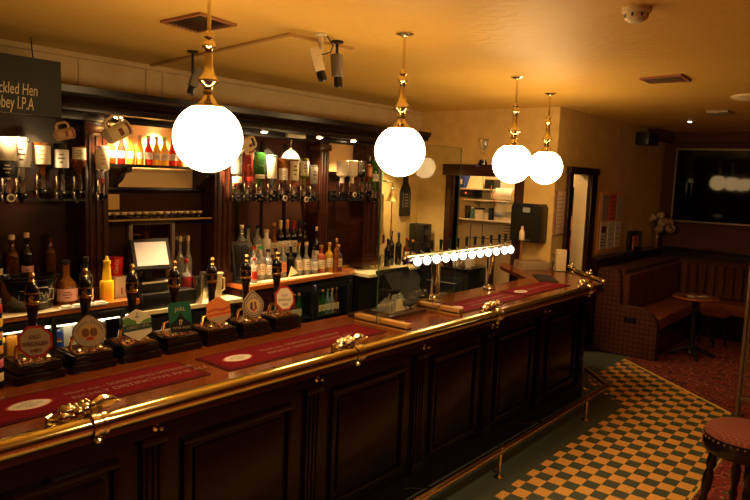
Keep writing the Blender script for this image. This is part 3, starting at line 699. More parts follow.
# ================================================================ BOTTLES
PROF = {
 'wine':   [(0,0),(.96,0),(1,.01),(1,.58),(.92,.65),(.55,.72),(.36,.77),(.34,.93),(.40,.94),(.40,.97),(.34,.975),(.34,1),(0,1)],
 'spirit': [(0,0),(.95,0),(1,.015),(1,.60),(.93,.66),(.55,.71),(.38,.74),(.36,.90),(.42,.905),(.42,.94),(.36,.945),(.36,1),(0,1)],
 'round':  [(0,0),(.70,0),(.92,.08),(1,.25),(.97,.40),(.78,.52),(.42,.60),(.30,.66),(.28,.90),(.36,.91),(.36,.94),(.28,.95),(.28,1),(0,1)],
 'juice':  [(0,0),(.93,0),(1,.02),(1,.48),(.88,.58),(.55,.70),(.42,.80),(.40,.92),(.46,.93),(.46,.96),(.40,1),(0,1)],
 'slim':   [(0,0),(.95,0),(1,.01),(1,.66),(.9,.70),(.5,.75),(.42,.78),(.40,1),(0,1)],
}
def scale_prof(kind, r, h, inv=False):
    p = [(a*r, c*h) for a, c in PROF[kind]]
    return [(a, h-c) for a, c in p][::-1] if inv else p
CAPB = mat('black cap', (.015,.012,.012), .3); CAPC = mat('cream capsule', (.70,.50,.30), .4); CAPR = mat('red capsule', (.42,.03,.025), .35); CAPO = mat('orange capsule', (.62,.22,.06), .35); CAPG = mat('green cap', (.05,.25,.08), .4); CORK = mat('cork stopper', (.48,.24,.10), .7); CAPGOLD = GOLD
BG = {
 'clear': tinted('clear bottle glass', (.93,.90,.82)), 'amber': tinted('amber whisky', (.62,.22,.03)), 'dark': mat('dark bottle glass', (.012,.010,.008), .08, coat=.3),
 'green': tinted('green bottle glass', (.10,.42,.08)), 'blue': tinted('pale blue bottle glass', (.55,.82,.92)), 'pink': tinted('red spirit', (.75,.13,.09)),
 'yellow': tinted('yellow liqueur', (.90,.55,.03), .1, .6), 'violet': tinted('violet liqueur', (.30,.18,.42), .08, .7), 'redjuice': mat('red juice', (.70,.035,.020), .15, trans=.3), 'yeljuice': mat('yellow juice', (.95,.58,.06), .15, trans=.3), 'orajuice': mat('orange juice', (.85,.25,.03), .15, trans=.3), 'frost': mat('frosted bottle', (.86,.74,.55), .45, trans=.25), 'olive': tinted('olive bottle glass', (.42,.45,.06)), 'brown': tinted('brown rum', (.30,.09,.02)), 'white': mat('white bottle', (.85,.78,.65), .35), 'grey': tinted('smoky bottle', (.25,.23,.20)), 'coral': tinted('coral liqueur', (.85,.22,.12), .1, .6)}
def arc_label(r, z0, z1, m, part, name='label', a=(-pi*.95, -pi*.05), mark=None, loc=(0,0,0)):
    b = MB(); b.lathe([(r*1.012,z0),(r*1.018,z0+.001),(r*1.018,z1-.001),(r*1.012,z1)], loc, 20, arc=a); l = b.build(name, m, part, world=False)
    if mark:
        zz = (z0+z1)/2; hh = (z1-z0)
        b = MB()
        for k, (f, wd) in enumerate(((.22,.35),(.02,.55),(-.2,.3))):
            ac = -pi*.62; b.lathe([(r*1.022,zz+f*hh-.035*hh),(r*1.022,zz+f*hh+.035*hh)], loc, 8, arc=(ac-wd*.8,ac+wd*.8))
        b.build('label_print', mark, l, world=False)
    return l
def bottle(kind, g, x, y, z, h, r, label, cap=CAPB, lab=LABEL, lz=(.18,.50), mark=INK, group='bottles on the back counter', name='bottle', capz=.93, cat='bottle'):
    t = thing(name, label, cat, (x,y,z), group=group)
    p = MB().lathe(scale_prof(kind, r, h), n=20).build('glass', BG[g], t, world=False)
    if cap:
        rn = {'wine':.37,'spirit':.42,'round':.33,'juice':.45,'slim':.44}[kind]*r
        c0 = .80 if capz < .9 else capz
        MB().lathe([(rn*1.08,c0*h),(rn*1.15,c0*h+.002),(rn*1.15,h+.006),(rn*.9,h+.009),(0,h+.009)], n=14).build('cap', cap, t, world=False)
    if lab: arc_label(r, lz[0]*h, lz[1]*h, lab, t, mark=mark)
    return t
# ---- juice shelf
JG = 'juice bottles on the lit shelf'
for i, (x, c, txt) in enumerate(((2.425,'orajuice','orange juice bottle at the left end of the lit shelf'),(2.50,'redjuice','red juice bottle second from the left end of the lit shelf'),(2.573,'yeljuice','yellow juice bottle third along the lit shelf, right of a red one'),(2.643,'yeljuice','yellow juice bottle fourth along the lit shelf, left of a red one'),(2.716,'redjuice','red juice bottle in the middle of the lit shelf between yellow ones'),(2.783,'yeljuice','yellow juice bottle just right of the middle red one on the lit shelf'),(2.850,'yeljuice','yellow juice bottle seventh along the lit shelf'),(2.920,'redjuice','red juice bottle beside the first globe lamp on the lit shelf'),(2.985,'orajuice','orange juice bottle half hidden by the first globe lamp'))):
    bottle('juice', c, x, 4.44, 1.972, .205, .030, txt, cap=CAPC, lab=WHITEP, lz=(.20,.44), mark=REDL, group=JG)
# ---- shot glasses on the narrow shelf
sg = thing('shot_glass', 'small glass in the row on the narrow shelf above the till', 'glass', (2.46,4.56,1.555), group='glasses on the narrow shelf')
MB().lathe([(0,0),(.020,0),(.021,.004),(.026,.060),(.024,.060),(.019,.010),(0,.010)], n=14).build('bowl', GLASSC, sg, world=False)
MB().lathe([(.0235,.04),(.0268,.056),(.0255,.061),(.0225,.05)], n=14).build('rim', mat('gilt rim', (.75,.60,.35), .3, .6), sg, world=False)
for i in range(1, 14):
    c = copy_tree(sg); c.location.x = 2.46+.061*i
# ---- optics -------------------------------------------------
OPG = 'inverted bottles on the optics'
def optic(kind, g, x, y, z, h, r, label, lab=LABEL, lz=(.25,.75), mark=INK, badge=None, capm=CAPB):
    t = thing('optic_bottle', label, 'bottle', (x,y,z), group=OPG)
    MB().lathe(scale_prof(kind, r, h, True), n=20).build('glass', BG[g], t, world=False)
    if lab: arc_label(r, (1-.58)*h+.0+ .02*h, .95*h, lab, t, mark=mark) if lz is None else arc_label(r, lz[0]*h, lz[1]*h, lab, t, mark=mark)
    b = MB(); b.lathe([(.017,-.012),(.017,.012),(.020,.014),(.020,.02)], n=12); b.build('collar', capm, t, world=False)
    b = MB(); b.lathe([(.021,-.085),(.023,-.08),(.023,-.015),(.018,-.010)], n=14); b.build('measure', GLASSC, t, world=False)
    b = MB(); b.lathe([(.010,-.150),(.012,-.13),(.024,-.118),(.024,-.085),(.016,-.083)], n=14); b.box(-.006,.0,-.13,.006,.055,-.10); b.lathe([(0,-.02),(.016,-.018),(.016,-.002),(0,0)], (0,-.024,-.105), 12, rot('X',-90)); b.build('valve', BLACKG, t, world=False)
    b = MB(); b.box(-.036,.0,-.075,-.025,.03,.01,bev=.002); b.box(-.036,.0,-.14,-.025,.03,-.095,bev=.002); b.box(-.034,.02,-.14,-.027,.05,.01); b.build('bracket', mat('optic chrome strip', (.55,.50,.45), .25, 1), t, world=False)
    if badge:
        b = MB(); b.lathe([(0,-.004),(.026,-.004),(.026,.002),(0,.004)], (0,-.045,-.112), 18, rot('X',90)); bd = b.build('badge', badge, t, world=False)
        b = MB(); b.lathe([(.010,0),(.016,0),(.016,.0015),(.010,.0015)], (0,-.0495,-.112), 16, rot('X',90)); b.build('badge_print', INK, bd, world=False)
    return t
OY = 4.40
def k(x): return x*OY/4.36
optic('spirit','frost',1.705,OY-.03,1.845,.26,.052,'creamy bottle on the optics at the left edge of the photo, big round badges below', lz=(.05,.45), lab=BLACK, mark=LABEL, badge=LABEL)
optic('spirit','clear',1.800,OY,1.845,.265,.050,'inverted clear rum bottle with a white label and small red bat-like dot', lz=(.30,.88), lab=WHITEP, mark=INK)
optic('spirit','amber',1.925,OY,1.872,.215,.054,'inverted amber bottle with a glowing cream picture label', lz=(.35,.90), lab=LABEL, mark=CAPO)
optic('spirit','dark',2.036,OY-.03,1.862,.225,.046,'inverted dark bottle with a cream label beside the left column', lz=(.30,.82), lab=WHITEP, mark=INK)
optic('spirit','brown',2.168,OY,1.865,.215,.046,'inverted brown bottle with two cream bands in front of the left column', lz=(.58,.94), lab=LABEL, mark=INK)
optic('spirit','clear',2.335,OY,1.845,.245,.046,'inverted clear bottle with a red cap, hung on the left column edge', lz=(.34,.88), lab=LABEL, mark=CAPO, capm=CAPR)
specs3 = [('spirit','clear',3.500,.258,.046,'inverted clear bottle nearest the first globe lamp', LABEL,(.05,.25),INK,None,CAPR),
 ('spirit','pink',3.618,.278,.046,'inverted red gin bottle second in the middle optics row', REDL,(.10,.24),INK,None,CAPR),
 ('spirit','green',3.748,.275,.048,'inverted bright green bottle in the middle optics row', LABEL,(.20,.32),INK,None,CAPB),
 ('slim','blue',3.880,.262,.050,'inverted pale blue bottle with a tall white label', WHITEP,(.22,.92),LABEL,None,CAPB),
 ('spirit','amber',4.012,.240,.046,'inverted amber bottle with a bright white label and a round badge', WHITEP,(.20,.62),CAPO,LABEL,CAPB),
 ('spirit','amber',4.145,.232,.048,'inverted amber whisky with a large cream label, under the hanging lamp', LABEL,(.20,.95),INK,None,CAPO),
 ('spirit','olive',4.275,.262,.046,'inverted olive green bottle with a cream label and round badge', LABEL,(.40,.90),INK,LABEL,CAPB),
 ('spirit','grey',4.400,.205,.042,'inverted smoky bottle with a grey label at the right of the middle optics', mat('grey label',(.35,.32,.28),.5),(.15,.92),INK,None,CAPB)]
for kd,g,x,h,r,lab,lm,lz,mk,bdg,cm in specs3:
    optic(kd,g,x,OY,1.842 if x<4.2 else 1.83,h,r,lab,lm,lz,mk,bdg,cm)
specs4 = [('spirit','frost',4.80,.215,.058,'inverted frosted bottle, larger and left of a pair on the right optics', None,(.2,.8),INK,None),
 ('spirit','frost',4.945,.225,.056,'inverted frosted bottle on the right optics beside a black one, with a badge', None,(.2,.8),INK,LABEL),
 ('wine','dark',5.10,.225,.040,'inverted black bottle on the right optics', None,(.2,.8),INK,None)]
for kd,g,x,h,r,lab,lm,lz,mk,bdg in specs4: optic(kd,g,x,OY,1.875,h,r,lab,lm,lz,mk,bdg)
optic('slim','amber',5.21,OY,1.885,.19,.034,'inverted amber bottle in front of the right column', CAPO,(.35,.85),LABEL)
optic('wine','green',5.30,OY,1.815,.295,.040,'inverted green bottle with a cream label on the right column', WHITEP,(.30,.55),INK)
for x0, x1, lab in ((.95,2.24,'black optics rail under the left inverted bottles'),(3.54,4.555,'black optics rail under the middle inverted bottles'),(4.70,5.23,'black optics rail under the right inverted bottles')):
    t = thing('optic_rail', lab, 'rail', ((x0+x1)/2,4.46,1.73))
    b = MB(); b.box(x0,4.452,1.755,x1,4.470,1.775); b.box(x0,4.452,1.705,x1,4.470,1.72); b.build('bars', BLACK, t)
    for x in (x0+.05,(x0+x1)/2,x1-.05): MB().box(x-.012,4.47,1.69,x+.012,4.662,1.79).build('wall_bracket', BLACK, t)
b = MB(); b.box(2.27,4.455,1.735,2.40,4.4755,1.755); o_ = b.build('optic_rail', BLACK); tag(o_, 'short optics bar across the left column', 'rail')
b = MB(); b.box(5.26,4.455,1.745,5.40,4.4755,1.765); o_ = b.build('optic_rail', BLACK); tag(o_, 'short optics bar across the right column', 'rail')

# ---- spirit bottles on the right worktop: back row on the riser, front row on the top
BR, FRY = 4.565, 4.435
back = [('spirit','clear',3.70,.335,.038,CAPC,LABEL,'clear bottle with a cream stopper, leftmost on the riser'),
 ('round','clear',3.775,.335,.042,CAPB,None,'round clear bottle with a black stopper on the riser'),
 ('spirit','clear',3.88,.33,.036,CAPB,LABEL,'slim clear bottle with a dark cap on the riser, left of the white one'),
 ('slim','white',3.985,.285,.044,CAPC,None,'stout white bottle standing on the riser'),
 ('round','amber',4.075,.345,.044,CORK,LABEL,'round amber bottle with a cork on the riser, left of the wines'),
 ('wine','dark',4.155,.365,.038,CAPC,WHITEP,'wine bottle with a cream capsule, first of the wines'),
 ('wine','dark',4.240,.365,.038,CAPO,WHITEP,'wine bottle with an orange capsule and cream label'),
 ('wine','dark',4.320,.36,.038,CAPR,LABEL,'wine bottle with a dark red capsule'),
 ('wine','dark',4.398,.36,.036,CAPB,None,'plain black wine bottle behind the round-labelled spirits')]
for kd,g,x,h,r,cp,lb,txt in back: bottle(kd,g,x,BR,1.14,h,r,txt,cap=cp,lab=lb,capz=.80 if kd=='wine' else .93)
bottle('wine','dark',4.475,4.57,1.14,.33,.034,'tall dark bottle against the column right of the wines',cap=CAPB,lab=None)
bottle('wine','dark',4.520,4.455,1.0,.44,.030,'tall dark bottle with a pale cap, last of the wines',cap=CAPC,lab=LABEL)
front = [('spirit','clear',3.655,.215,.028,CAPR,REDL,'small clear bottle with a red label beside the black till'),
 ('spirit','clear',3.735,.300,.038,CAPR,LABEL,'clear bottle with a bright red cap in the front row'),
 ('spirit','clear',3.815,.300,.040,CAPG,LABEL,'clear bottle with a green cap in the front row'),
 ('slim','clear',3.895,.265,.040,CAPB,WHITEP,'clear bottle with a black cap and white printed label in the front row'),
 ('round','clear',3.985,.262,.044,CAPB,WHITEP,'squat clear bottle with a black cap and blank white label'),
 ('spirit','clear',4.075,.30,.036,CORK,CAPO,'clear bottle with a peach label in the front row'),
 ('spirit','dark',4.170,.27,.036,CAPB,None,'dark bottle behind the folded price card'),
 ('round','clear',4.270,.30,.046,CORK,LABEL,'round clear bottle with a cream label, left of a matching one'),
 ('round','clear',4.352,.305,.044,CAPC,LABEL,'round clear bottle with a tall pale stopper'),
 ('round','clear',4.445,.25,.050,CAPB,WHITEP,'round clear bottle with a large white label, left of the coloured ones'),
 ('spirit','coral',4.555,.265,.042,CORK,LABEL,'corked bottle of coral pink liqueur on the right worktop'),
 ('spirit','yellow',4.665,.285,.040,CORK,LABEL,'corked bottle of yellow liqueur on the right worktop'),
 ('spirit','violet',4.795,.258,.042,CORK,LABEL,'corked bottle of pale violet liqueur, last on the right worktop')]
for kd,g,x,h,r,cp,lb,txt in front: bottle(kd,g,x,4.335 if x < 3.66 else FRY if x < 4.3 else FRY-.02,1.0,h,r,txt,cap=cp,lab=lb)
bottle('slim','amber',4.728,4.375,1.0,.325,.024,'amber corked bottle behind the yellow liqueur',cap=CORK,lab=None)
n = MB().prism([(0,0),(.10,0),(.05,.085)], (4.10,4.385,1.006), Vector((.8,-.4,.35)).normalized(), Vector((-.2,.1,1)).normalized(), (.004,.006,0)).build('price_card', mat('cream card', (.80,.66,.36), .6)); tag(n, 'cream folded price card in front of the spirit bottles', 'card')

# ---- left worktop -----------------------------------------
t = thing('ice_bucket', 'large black oval ice bucket with a lettered badge, on the left worktop', 'ice bucket', (1.83,4.42,1.0))
EL = Matrix.Diagonal((1.36,.85,1))
b = MB(); b.lathe([(0,0),(.108,0),(.115,.01),(.140,.20),(.148,.205),(.150,.222),(.140,.225),(.134,.20),(.108,.015),(0,.015)], (0,0,.003), 32, EL); b.build('tub', BLACKG, t, world=False)
b = MB()
pts = [(-.105,.035),(-.07,.035),(-.06,.050),(.06,.050),(.07,.035),(.105,.035),(.105,-.035),(.07,-.035),(.06,-.050),(-.06,-.050),(-.07,-.035),(-.105,-.035)]
u_, v_ = Vector((1,-.06,0)).normalized(), Vector((0,-.12,1)).normalized(); oo = Vector((.015,-.1140,.108))
b.tube([oo+u_*a+v_*c+Vector((0,abs(a)*abs(a)*2.2-.006,0)) for a, c in pts], .003, 6, closed=True); bd = b.build('badge_outline', mat('badge silver', (.55,.50,.42), .4), t, world=False)
lettering.local = True
lettering(['BREW'], .058, oo-v_*.020+Vector((0,-.010,0)), u_, v_, MATS['badge silver'], bd, width=.15, bold=.001)
lettering.local = False
CLOTHW = mat('cream bar cloth', (.66,.52,.32), .85, bump=(90,.5))
b = MB(); b.prism([(1.60,4.24),(1.98,4.26),(2.05,4.33),(2.02,4.42),(1.62,4.40)], (0,0,1.0), (1,0,0),(0,1,0),(0,0,.003)); o_ = b.build('bar_cloth', CLOTHW); tag(o_, 'cream bar cloth spread under the ice bucket', 'cloth')
left = [('wine','dark',1.60,.33,.042,CAPB,None,'black bottle at the left end of the left riser, behind the ice bucket'),('wine','dark',1.70,.33,.04,CAPB,LABEL,'dark bottle with a cream label behind the ice bucket'),
 ('spirit','brown',1.80,.33,.042,CAPC,None,'brown bottle with a pale capsule behind the ice bucket'),
 ('wine','dark',1.895,.34,.040,CAPC,mat('pink-white label',(.70,.35,.28),.5),'dark bottle with a pink and white label on the left riser')]
for kd,g,x,h,r,cp,lb,txt in left: bottle(kd,g,x,4.575,1.14,h,r,txt,cap=cp,lab=lb,group='bottles on the left worktop',lz=(.1,.38))
def tumbler(x, y, z, h, r, label, g=None, group=None, name='glass_tumbler'):
    t = thing(name, label, 'glass', (x,y,z), group=group)
    MB().lathe([(0,0),(r*.8,0),(r*.84,.004),(r,h),(r*.94,h),(r*.76,.012),(0,.012)], n=18).build('bowl', GLASSC, t, world=False)
    return t
t = tumbler(1.995,4.56,1.14,.12,.045,'clear whisky glass between the labelled bottle and the round decanter')
bottle('round','amber',2.085,4.42,1.0,.30,.072,'round amber decanter with a pink label on the left worktop',cap=CAPB,lab=MATS['pink-white label'],lz=(.12,.40),group='bottles on the left worktop')
bottle('spirit','brown',2.06,4.60,1.14,.33,.036,'slim brown bottle behind the decanter',cap=CAPB,lab=None,group='bottles on the left worktop')
bottle('wine','dark',2.195,4.37,1.0,.32,.046,'dark bottle with a peach label right of the decanter',cap=CAPB,lab=CAPC,lz=(.1,.34),group='bottles on the left worktop')
t = thing('drip_tray', 'white slatted tray in front of the decanter on the left worktop', 'tray', (2.13,4.31,1.0))
b = MB(); b.box(1.97,4.265,1.0,2.30,4.32,1.012,bev=.003)
for i in range(4): b.box(1.99+i*.078,4.268,1.012,2.05+i*.078,4.317,1.022,bev=.003)
b.build('slats', WHITEP, t)
t = thing('squeeze_bottle', 'yellow plastic squeeze bottle with a tall nozzle', 'bottle', (2.365,4.405,1.0))
MB().lathe([(0,0),(.046,0),(.048,.005),(.048,.135),(.044,.142),(.032,.146),(.024,.26),(.028,.262),(.028,.285),(0,.287)], n=20).build('body', mat('yellow plastic', (.90,.50,.02), .3), t, world=False)
MB().lathe([(.020,.285),(.013,.295),(.008,.318),(0,.319)], n=12).build('nozzle', mat('yellow nozzle', (.90,.62,.06), .3), t, world=False)
t = thing('napkin_box', 'white box of straws and napkins under the red cup', 'box', (2.505,4.52,1.0))
MB().box(2.455,4.45,1.0,2.555,4.60,1.150,bev=.004).build('box', WHITEP, t); MB().box(2.50,4.447,1.02,2.508,4.451,1.07).build('slot', REDL, t)
t = thing('cola_cup', 'red cola cup with white script lettering, on the white box', 'cup', (2.505,4.52,1.150))
MB().lathe([(0,0),(.040,0),(.042,.004),(.047,.13),(.050,.132),(.050,.140),(0,.141)], n=20).build('cup', mat('cola red', (.62,.02,.02), .35), t, world=False)
lettering.local = True
lettering(['Coca-Cola'], .04, (-.012,-.0455,.075), Vector((.14,-.06,1)).normalized(), Vector((-1,.25,.1)).normalized(), WHITEP, t, shear=.35, width=.10)
lettering.local = False

# ---- main till -------------------------------------------
t = thing('main_till', 'black main till with a tilted pale screen and two drawers', 'till', (2.76,4.48,.90))
MB().box(2.60,4.325,.90,3.06,4.66,1.02,bev=.006).build('cash_drawer', BLACK, t)
MB().box(2.62,4.318,1.012,3.05,4.34,1.022,bev=.003).build('drawer_edge', STEEL, t)
MB().box(2.62,4.40,1.02,2.94,4.60,1.10,bev=.006).build('printer', BLACK, t)
MB().box(2.64,4.392,1.085,2.86,4.41,1.100,bev=.003).build('printer_tray', WHITEP, t)
T = Matrix.Translation((2.725,4.42,1.305)) @ Matrix.Rotation(radians(-8),4,'Z') @ Matrix.Rotation(radians(-22),4,'X')
b = MB(); b.box(-.150,-.012,-.118,.150,.03,.118,bev=.008,mtx=T); b.cyl((2.74,4.50,1.09),(2.73,4.46,1.27), .035, n=14); hs = b.build('screen_housing', BLACK, t)
MB().box(-.122,-.0145,-.090,.122,-.010,.092,mtx=T).build('screen', mat('pale till screen', (.62,.55,.48), .3, emit=.10, ecol=(1,.86,.72)), hs)
# glassware and bar tools right of the till
bottle('wine','clear',3.10,4.60,.90,.50,.032,'tall slim cream-necked bottle right of the till, left of its twin',cap=CAPC,lab=None,group='items beside the main till')
bottle('wine','clear',3.175,4.60,.90,.50,.032,'tall slim cream-necked bottle right of the till, nearer the column',cap=CAPC,lab=None,group='items beside the main till')
bottle('spirit','clear',3.07,4.47,.90,.33,.04,'clear bottle with a red label right of the till screen',cap=CAPR,lab=REDL,lz=(.3,.6),group='items beside the main till')
bottle('spirit','yellow',2.97,4.56,1.02,.24,.03,'small yellow-topped bottle behind the till screen edge',cap=CAPGOLD,lab=None,group='items beside the main till')
for i, (x, y, h, r, lab) in enumerate(((3.13,4.40,.21,.040,'tall steel cocktail tin beside the cream jug'),(3.22,4.44,.235,.043,'tall steel shaker standing behind the cream jug'))):
    t = thing('cocktail_shaker', lab, 'shaker', (x,y,.90)); MB().lathe([(0,0),(r*.75,0),(r*.78,.004),(r,h),(r*.95,h),(r*.72,.012),(0,.012)], n=20).build('tin', STEEL, t, world=False)
    MB().lathe([(r*1.0,h-.006),(r*1.05,h-.003),(r*1.05,h+.002),(r*.97,h+.002)], n=20).build('rim', CHROME, t, world=False)
for i, (x, y, lab) in enumerate(((3.01,4.37,'pint glass nearest the till drawer on the pale worktop'),(3.09,4.33,'pint glass at the front of the pale worktop beside the steel tin'),(3.16,4.53,'pint glass behind the steel cocktail tin'))):
    if i == 0: x = 3.105; y = 4.50
    tumbler(x, y, .90, .20, .036, lab, name='pint_glass')
t = thing('cream_jug', 'tall cream plastic jug beside the column, right of the till', 'jug', (3.285,4.36,.90))
MB().lathe([(0,0),(.036,0),(.038,.005),(.044,.20),(.052,.215),(.052,.222),(.045,.222),(.040,.19),(.034,.012),(0,.012)], n=20).build('body', CREAM, t, world=False)
b = MB(); b.tube([(.046,.0,.18),(.075,0,.17),(.075,0,.08),(.042,0,.06)], .008, 8); b.build('handle', CREAM, t, world=False)
t = thing('garnish_dish', 'small dish of garnishes near the edge of the pale worktop', 'dish', (3.30,4.60,.90))
MB().lathe([(0,0),(.03,0),(.05,.03),(.047,.03),(.028,.006),(0,.006)], n=18).build('dish', STEEL, t, world=False)
b = MB()
for i in range(9): b.ball((.022*cos(i*2.4)*(.3+.08*i),.022*sin(i*2.4)*(.3+.08*i),.026+.003*(i%3)), .010, 8)
b.build('garnish', mat('lemon peel', (.72,.48,.10), .5), t, world=False)
t = thing('card_till', 'tall black card terminal screen standing left of the spirit bottles', 'terminal', (3.61,4.42,1.0))
b = MB(); b.box(-.085,-.02,.0,.085,.02,.34,bev=.008,mtx=Matrix.Translation((3.615,4.44,1.015)) @ Matrix.Rotation(radians(-10),4,'Z') @ Matrix.Rotation(radians(-12),4,'X')); b.box(3.525,4.37,1.0,3.695,4.53,1.02,bev=.004); b.build('housing', BLACK, t)
b = MB(); b.box(-.070,-.0225,.03,.070,-.019,.31,mtx=Matrix.Translation((3.615,4.44,1.015)) @ Matrix.Rotation(radians(-10),4,'Z') @ Matrix.Rotation(radians(-12),4,'X')); b.build('screen', BLACKG, t)

# ---- drinks in the fridges ---------------------------------
def can(x, y, z, m, label, top=STEEL, cat='can', h=.125, r=.033, band=None, logo=None, group='cans in the open fridge'):
    t = thing('drink_can', label, cat, (x,y,z), group=group)
    MB().lathe([(0,0),(r*.8,0),(r,.008),(r,h-.012),(r*.82,h-.002),(0,h-.004)], n=18).build('body', m, t, world=False)
    MB().lathe([(r*.80,h-.004),(r*.85,h),(r*.78,h),(r*.74,h-.004)], n=18).build('rim', top, t, world=False)
    if band: arc_label(r, .03, h-.035, band, t, mark=INK)
    if logo:
        d = Vector((-.42,-.9,0)).normalized(); uu = Vector((.9,-.42,0)).normalized(); oo = d*(r+.001)+Vector((0,0,h*.55))
        cir = [(.024*cos(2*pi*i/24), .024*sin(2*pi*i/24)) for i in range(24)]
        MB().prism(cir, oo, uu, (0,0,1), d*.003).build('emblem', WHITEP, t, world=False)
        up = [(a,c) for a,c in cir if c >= .004] ; lo = [(a,c) for a,c in cir if c <= -.004]
        MB().prism(up, oo+d*.002, uu, (0,0,1), d*.002).build('emblem_top', REDL, t, world=False)
        MB().prism(lo, oo+d*.002, uu, (0,0,1), d*.002).build('emblem_base', mat('deep blue', (.01,.04,.35), .3), t, world=False)
    return t
YEL = mat('yellow can', (.90,.58,.05), .3); ORA = mat('orange can', (.80,.30,.03), .3)
for x, m, lab, bd in ((1.56,YEL,'yellow-topped can at the left of the open fridge shelf',INK),(1.64,YEL,'yellow-topped can with a dark band, second in the open fridge',INK),(1.715,ORA,'orange can third along the open fridge shelf',None),(1.79,YEL,'yellow can beside the fridge post',None)):
    can(x, 4.39, .70, m, lab, band=bd, h=.155, r=.034)
can(2.00,4.37,.70,mat('blue can', (.01,.06,.50), .3),'blue cola can with a round red, white and blue emblem', logo=True, h=.14, r=.035)
for x, lab in ((2.075,'white drinks carton right of the blue can'),(2.14,'white drinks carton behind the oval pump clip')):
    t = thing('drinks_carton', lab, 'carton', (x,4.42,.70), group='cartons in the open fridge'); b = MB(); b.box(-.030,-.035,0,.030,.035,.155,bev=.003); b.build('box', WHITEP, t, world=False); b = MB(); b.prism([(-.035,.155),(.035,.155),(0,.19)], (-.03,0,0), (0,1,0),(0,0,1), (.06,0,0)); b.build('gable', WHITEP, t, world=False)
can(2.215,4.40,.70,mat('red can', (.55,.03,.02), .3),'red can at the right of the open fridge shelf', h=.16, r=.036)
for i, x in enumerate((2.285,2.34)):
    t = thing('steel_flask', ('grey steel flask beside the red can','grey steel flask at the right end of the open fridge')[i], 'flask', (x,4.42,.70)); MB().lathe([(0,0),(.023,0),(.025,.004),(.025,.15),(.02,.16)], n=16).build('body', STEEL, t, world=False); MB().lathe([(.02,.16),(.022,.162),(.022,.185),(0,.187)], n=14).build('lid', BLACK, t, world=False)
FG = 'beer bottles behind the fridge doors'
for j, xs in enumerate(((4.045,4.11,4.175,4.24,4.305),(4.50,4.565,4.63,4.695,4.76,4.825))):
    for i, x in enumerate(xs):
        g = ('brown','green','dark','amber','green','brown','olive','green','blue','clear','brown')[j*5+i]
        bottle('juice', g, x, 4.45, .58, .235, .028, f"{('first','second','third','fourth','fifth','sixth')[i]} bottle from the left behind the {('left','right')[j]} glass fridge door", cap=(GOLD if i%2 else CAPO), lab=LABEL if i%3 else WHITEP, lz=(.15,.42), group=FG)

# ================================================================ LAMPS
def globe_lamp(x, y, label, r=.150, zc=2.09, gm=None):
    t = thing('globe_pendant', label, 'pendant lamp', (x,y,CEIL), group='opal globe pendants over the bar')
    z = lambda q: q-CEIL
    b = MB(); b.lathe([(.05,z(2.74)),(.05,z(2.732)),(.018,z(2.722)),(.012,z(2.715))], n=20); b.build('ceiling_rose', BRASS, t, world=False)
    b = MB(); b.cyl((0,0,z(2.72)),(0,0,z(2.50)), .0085, n=12); b.build('rod', BRASS, t, world=False)
    b = MB(); b.lathe([(.009,z(2.545)),(.020,z(2.538)),(.022,z(2.52)),(.014,z(2.51)),(.020,z(2.505)),(.030,z(2.49)),(.030,z(2.478)),(.018,z(2.468)),(.016,z(2.462)),(.017,z(2.445)),(.019,z(2.40)),(.024,z(2.368)),(.040,z(2.345)),(.046,z(2.338)),(.046,z(2.330)),(.028,z(2.318)),(.018,z(2.305)),(.018,z(2.296)),(.024,z(2.29)),(.024,z(2.282)),(.018,z(2.275))], n=24); b.build('turned_stem', BRASS, t, world=False)
    b = MB(); b.lathe([(.014,z(2.28)),(.022,z(2.268)),(.034,z(2.25)),(.050,z(zc+r*.96)),(.070,z(zc+r*.93)),(.072,z(zc+r*.88)),(.060,z(zc+r*.9))], n=24); b.build('gallery', BRASS, t, world=False)
    b = MB(); b.ball((0,0,z(zc)), r, 36); b.build('globe', gm or LAMPW, t, world=False)
    return t
globe_lamp(1.775, 2.43, 'opal globe pendant lamp nearest the camera, largest of the row')
globe_lamp(2.947, 2.27, 'opal globe pendant lamp second from the left, above the glass screen', r=.141, zc=2.097)
globe_lamp(4.565, 2.43, 'opal globe pendant lamp third from the left, over the lager font')
globe_lamp(5.50, 2.60, 'smallest and farthest opal globe pendant lamp, at the bar corner')
# a dimmer matching pendant over the seating, mirrored faintly in the glass screen
globe_lamp(8.30, -1.02, 'dim opal globe pendant over the seating, mirrored in the glass screen', r=.165, zc=2.12, gm=mat('dim opal glass', (1,1,1), .3, emit=7.5, ecol=(1,.66,.30)))
# recessed downlights in the ceiling over the customers' side
for x, y, lab in ((2.25,.35,'recessed ceiling downlight over the walkway before the bar'),(1.0,-.6,'recessed ceiling downlight over the carpet behind the bar stool')):
    t = thing('downlight', lab, 'downlight', (x,y,CEIL), group='recessed ceiling downlights')
    MB().lathe([(.055,0),(.055,-.006),(.042,-.008),(.040,0)], n=20).build('ring', STEEL, t, world=False)
    MB().lathe([(0,-.003),(.038,-.003),(.038,-.001),(0,-.001)], n=20).build('lens', DOWN, t, world=False)
    l = bpy.data.lights.new('ceiling_beam', 'SPOT'); l.energy = 160; l.color = (1,.66,.32); l.spot_size = radians(130); l.spot_blend = .6; l.shadow_soft_size = .04
    o_ = bpy.data.objects.new('ceiling_beam', l); COL.objects.link(o_); o_.location = (0,0,-.015); o_.parent = t
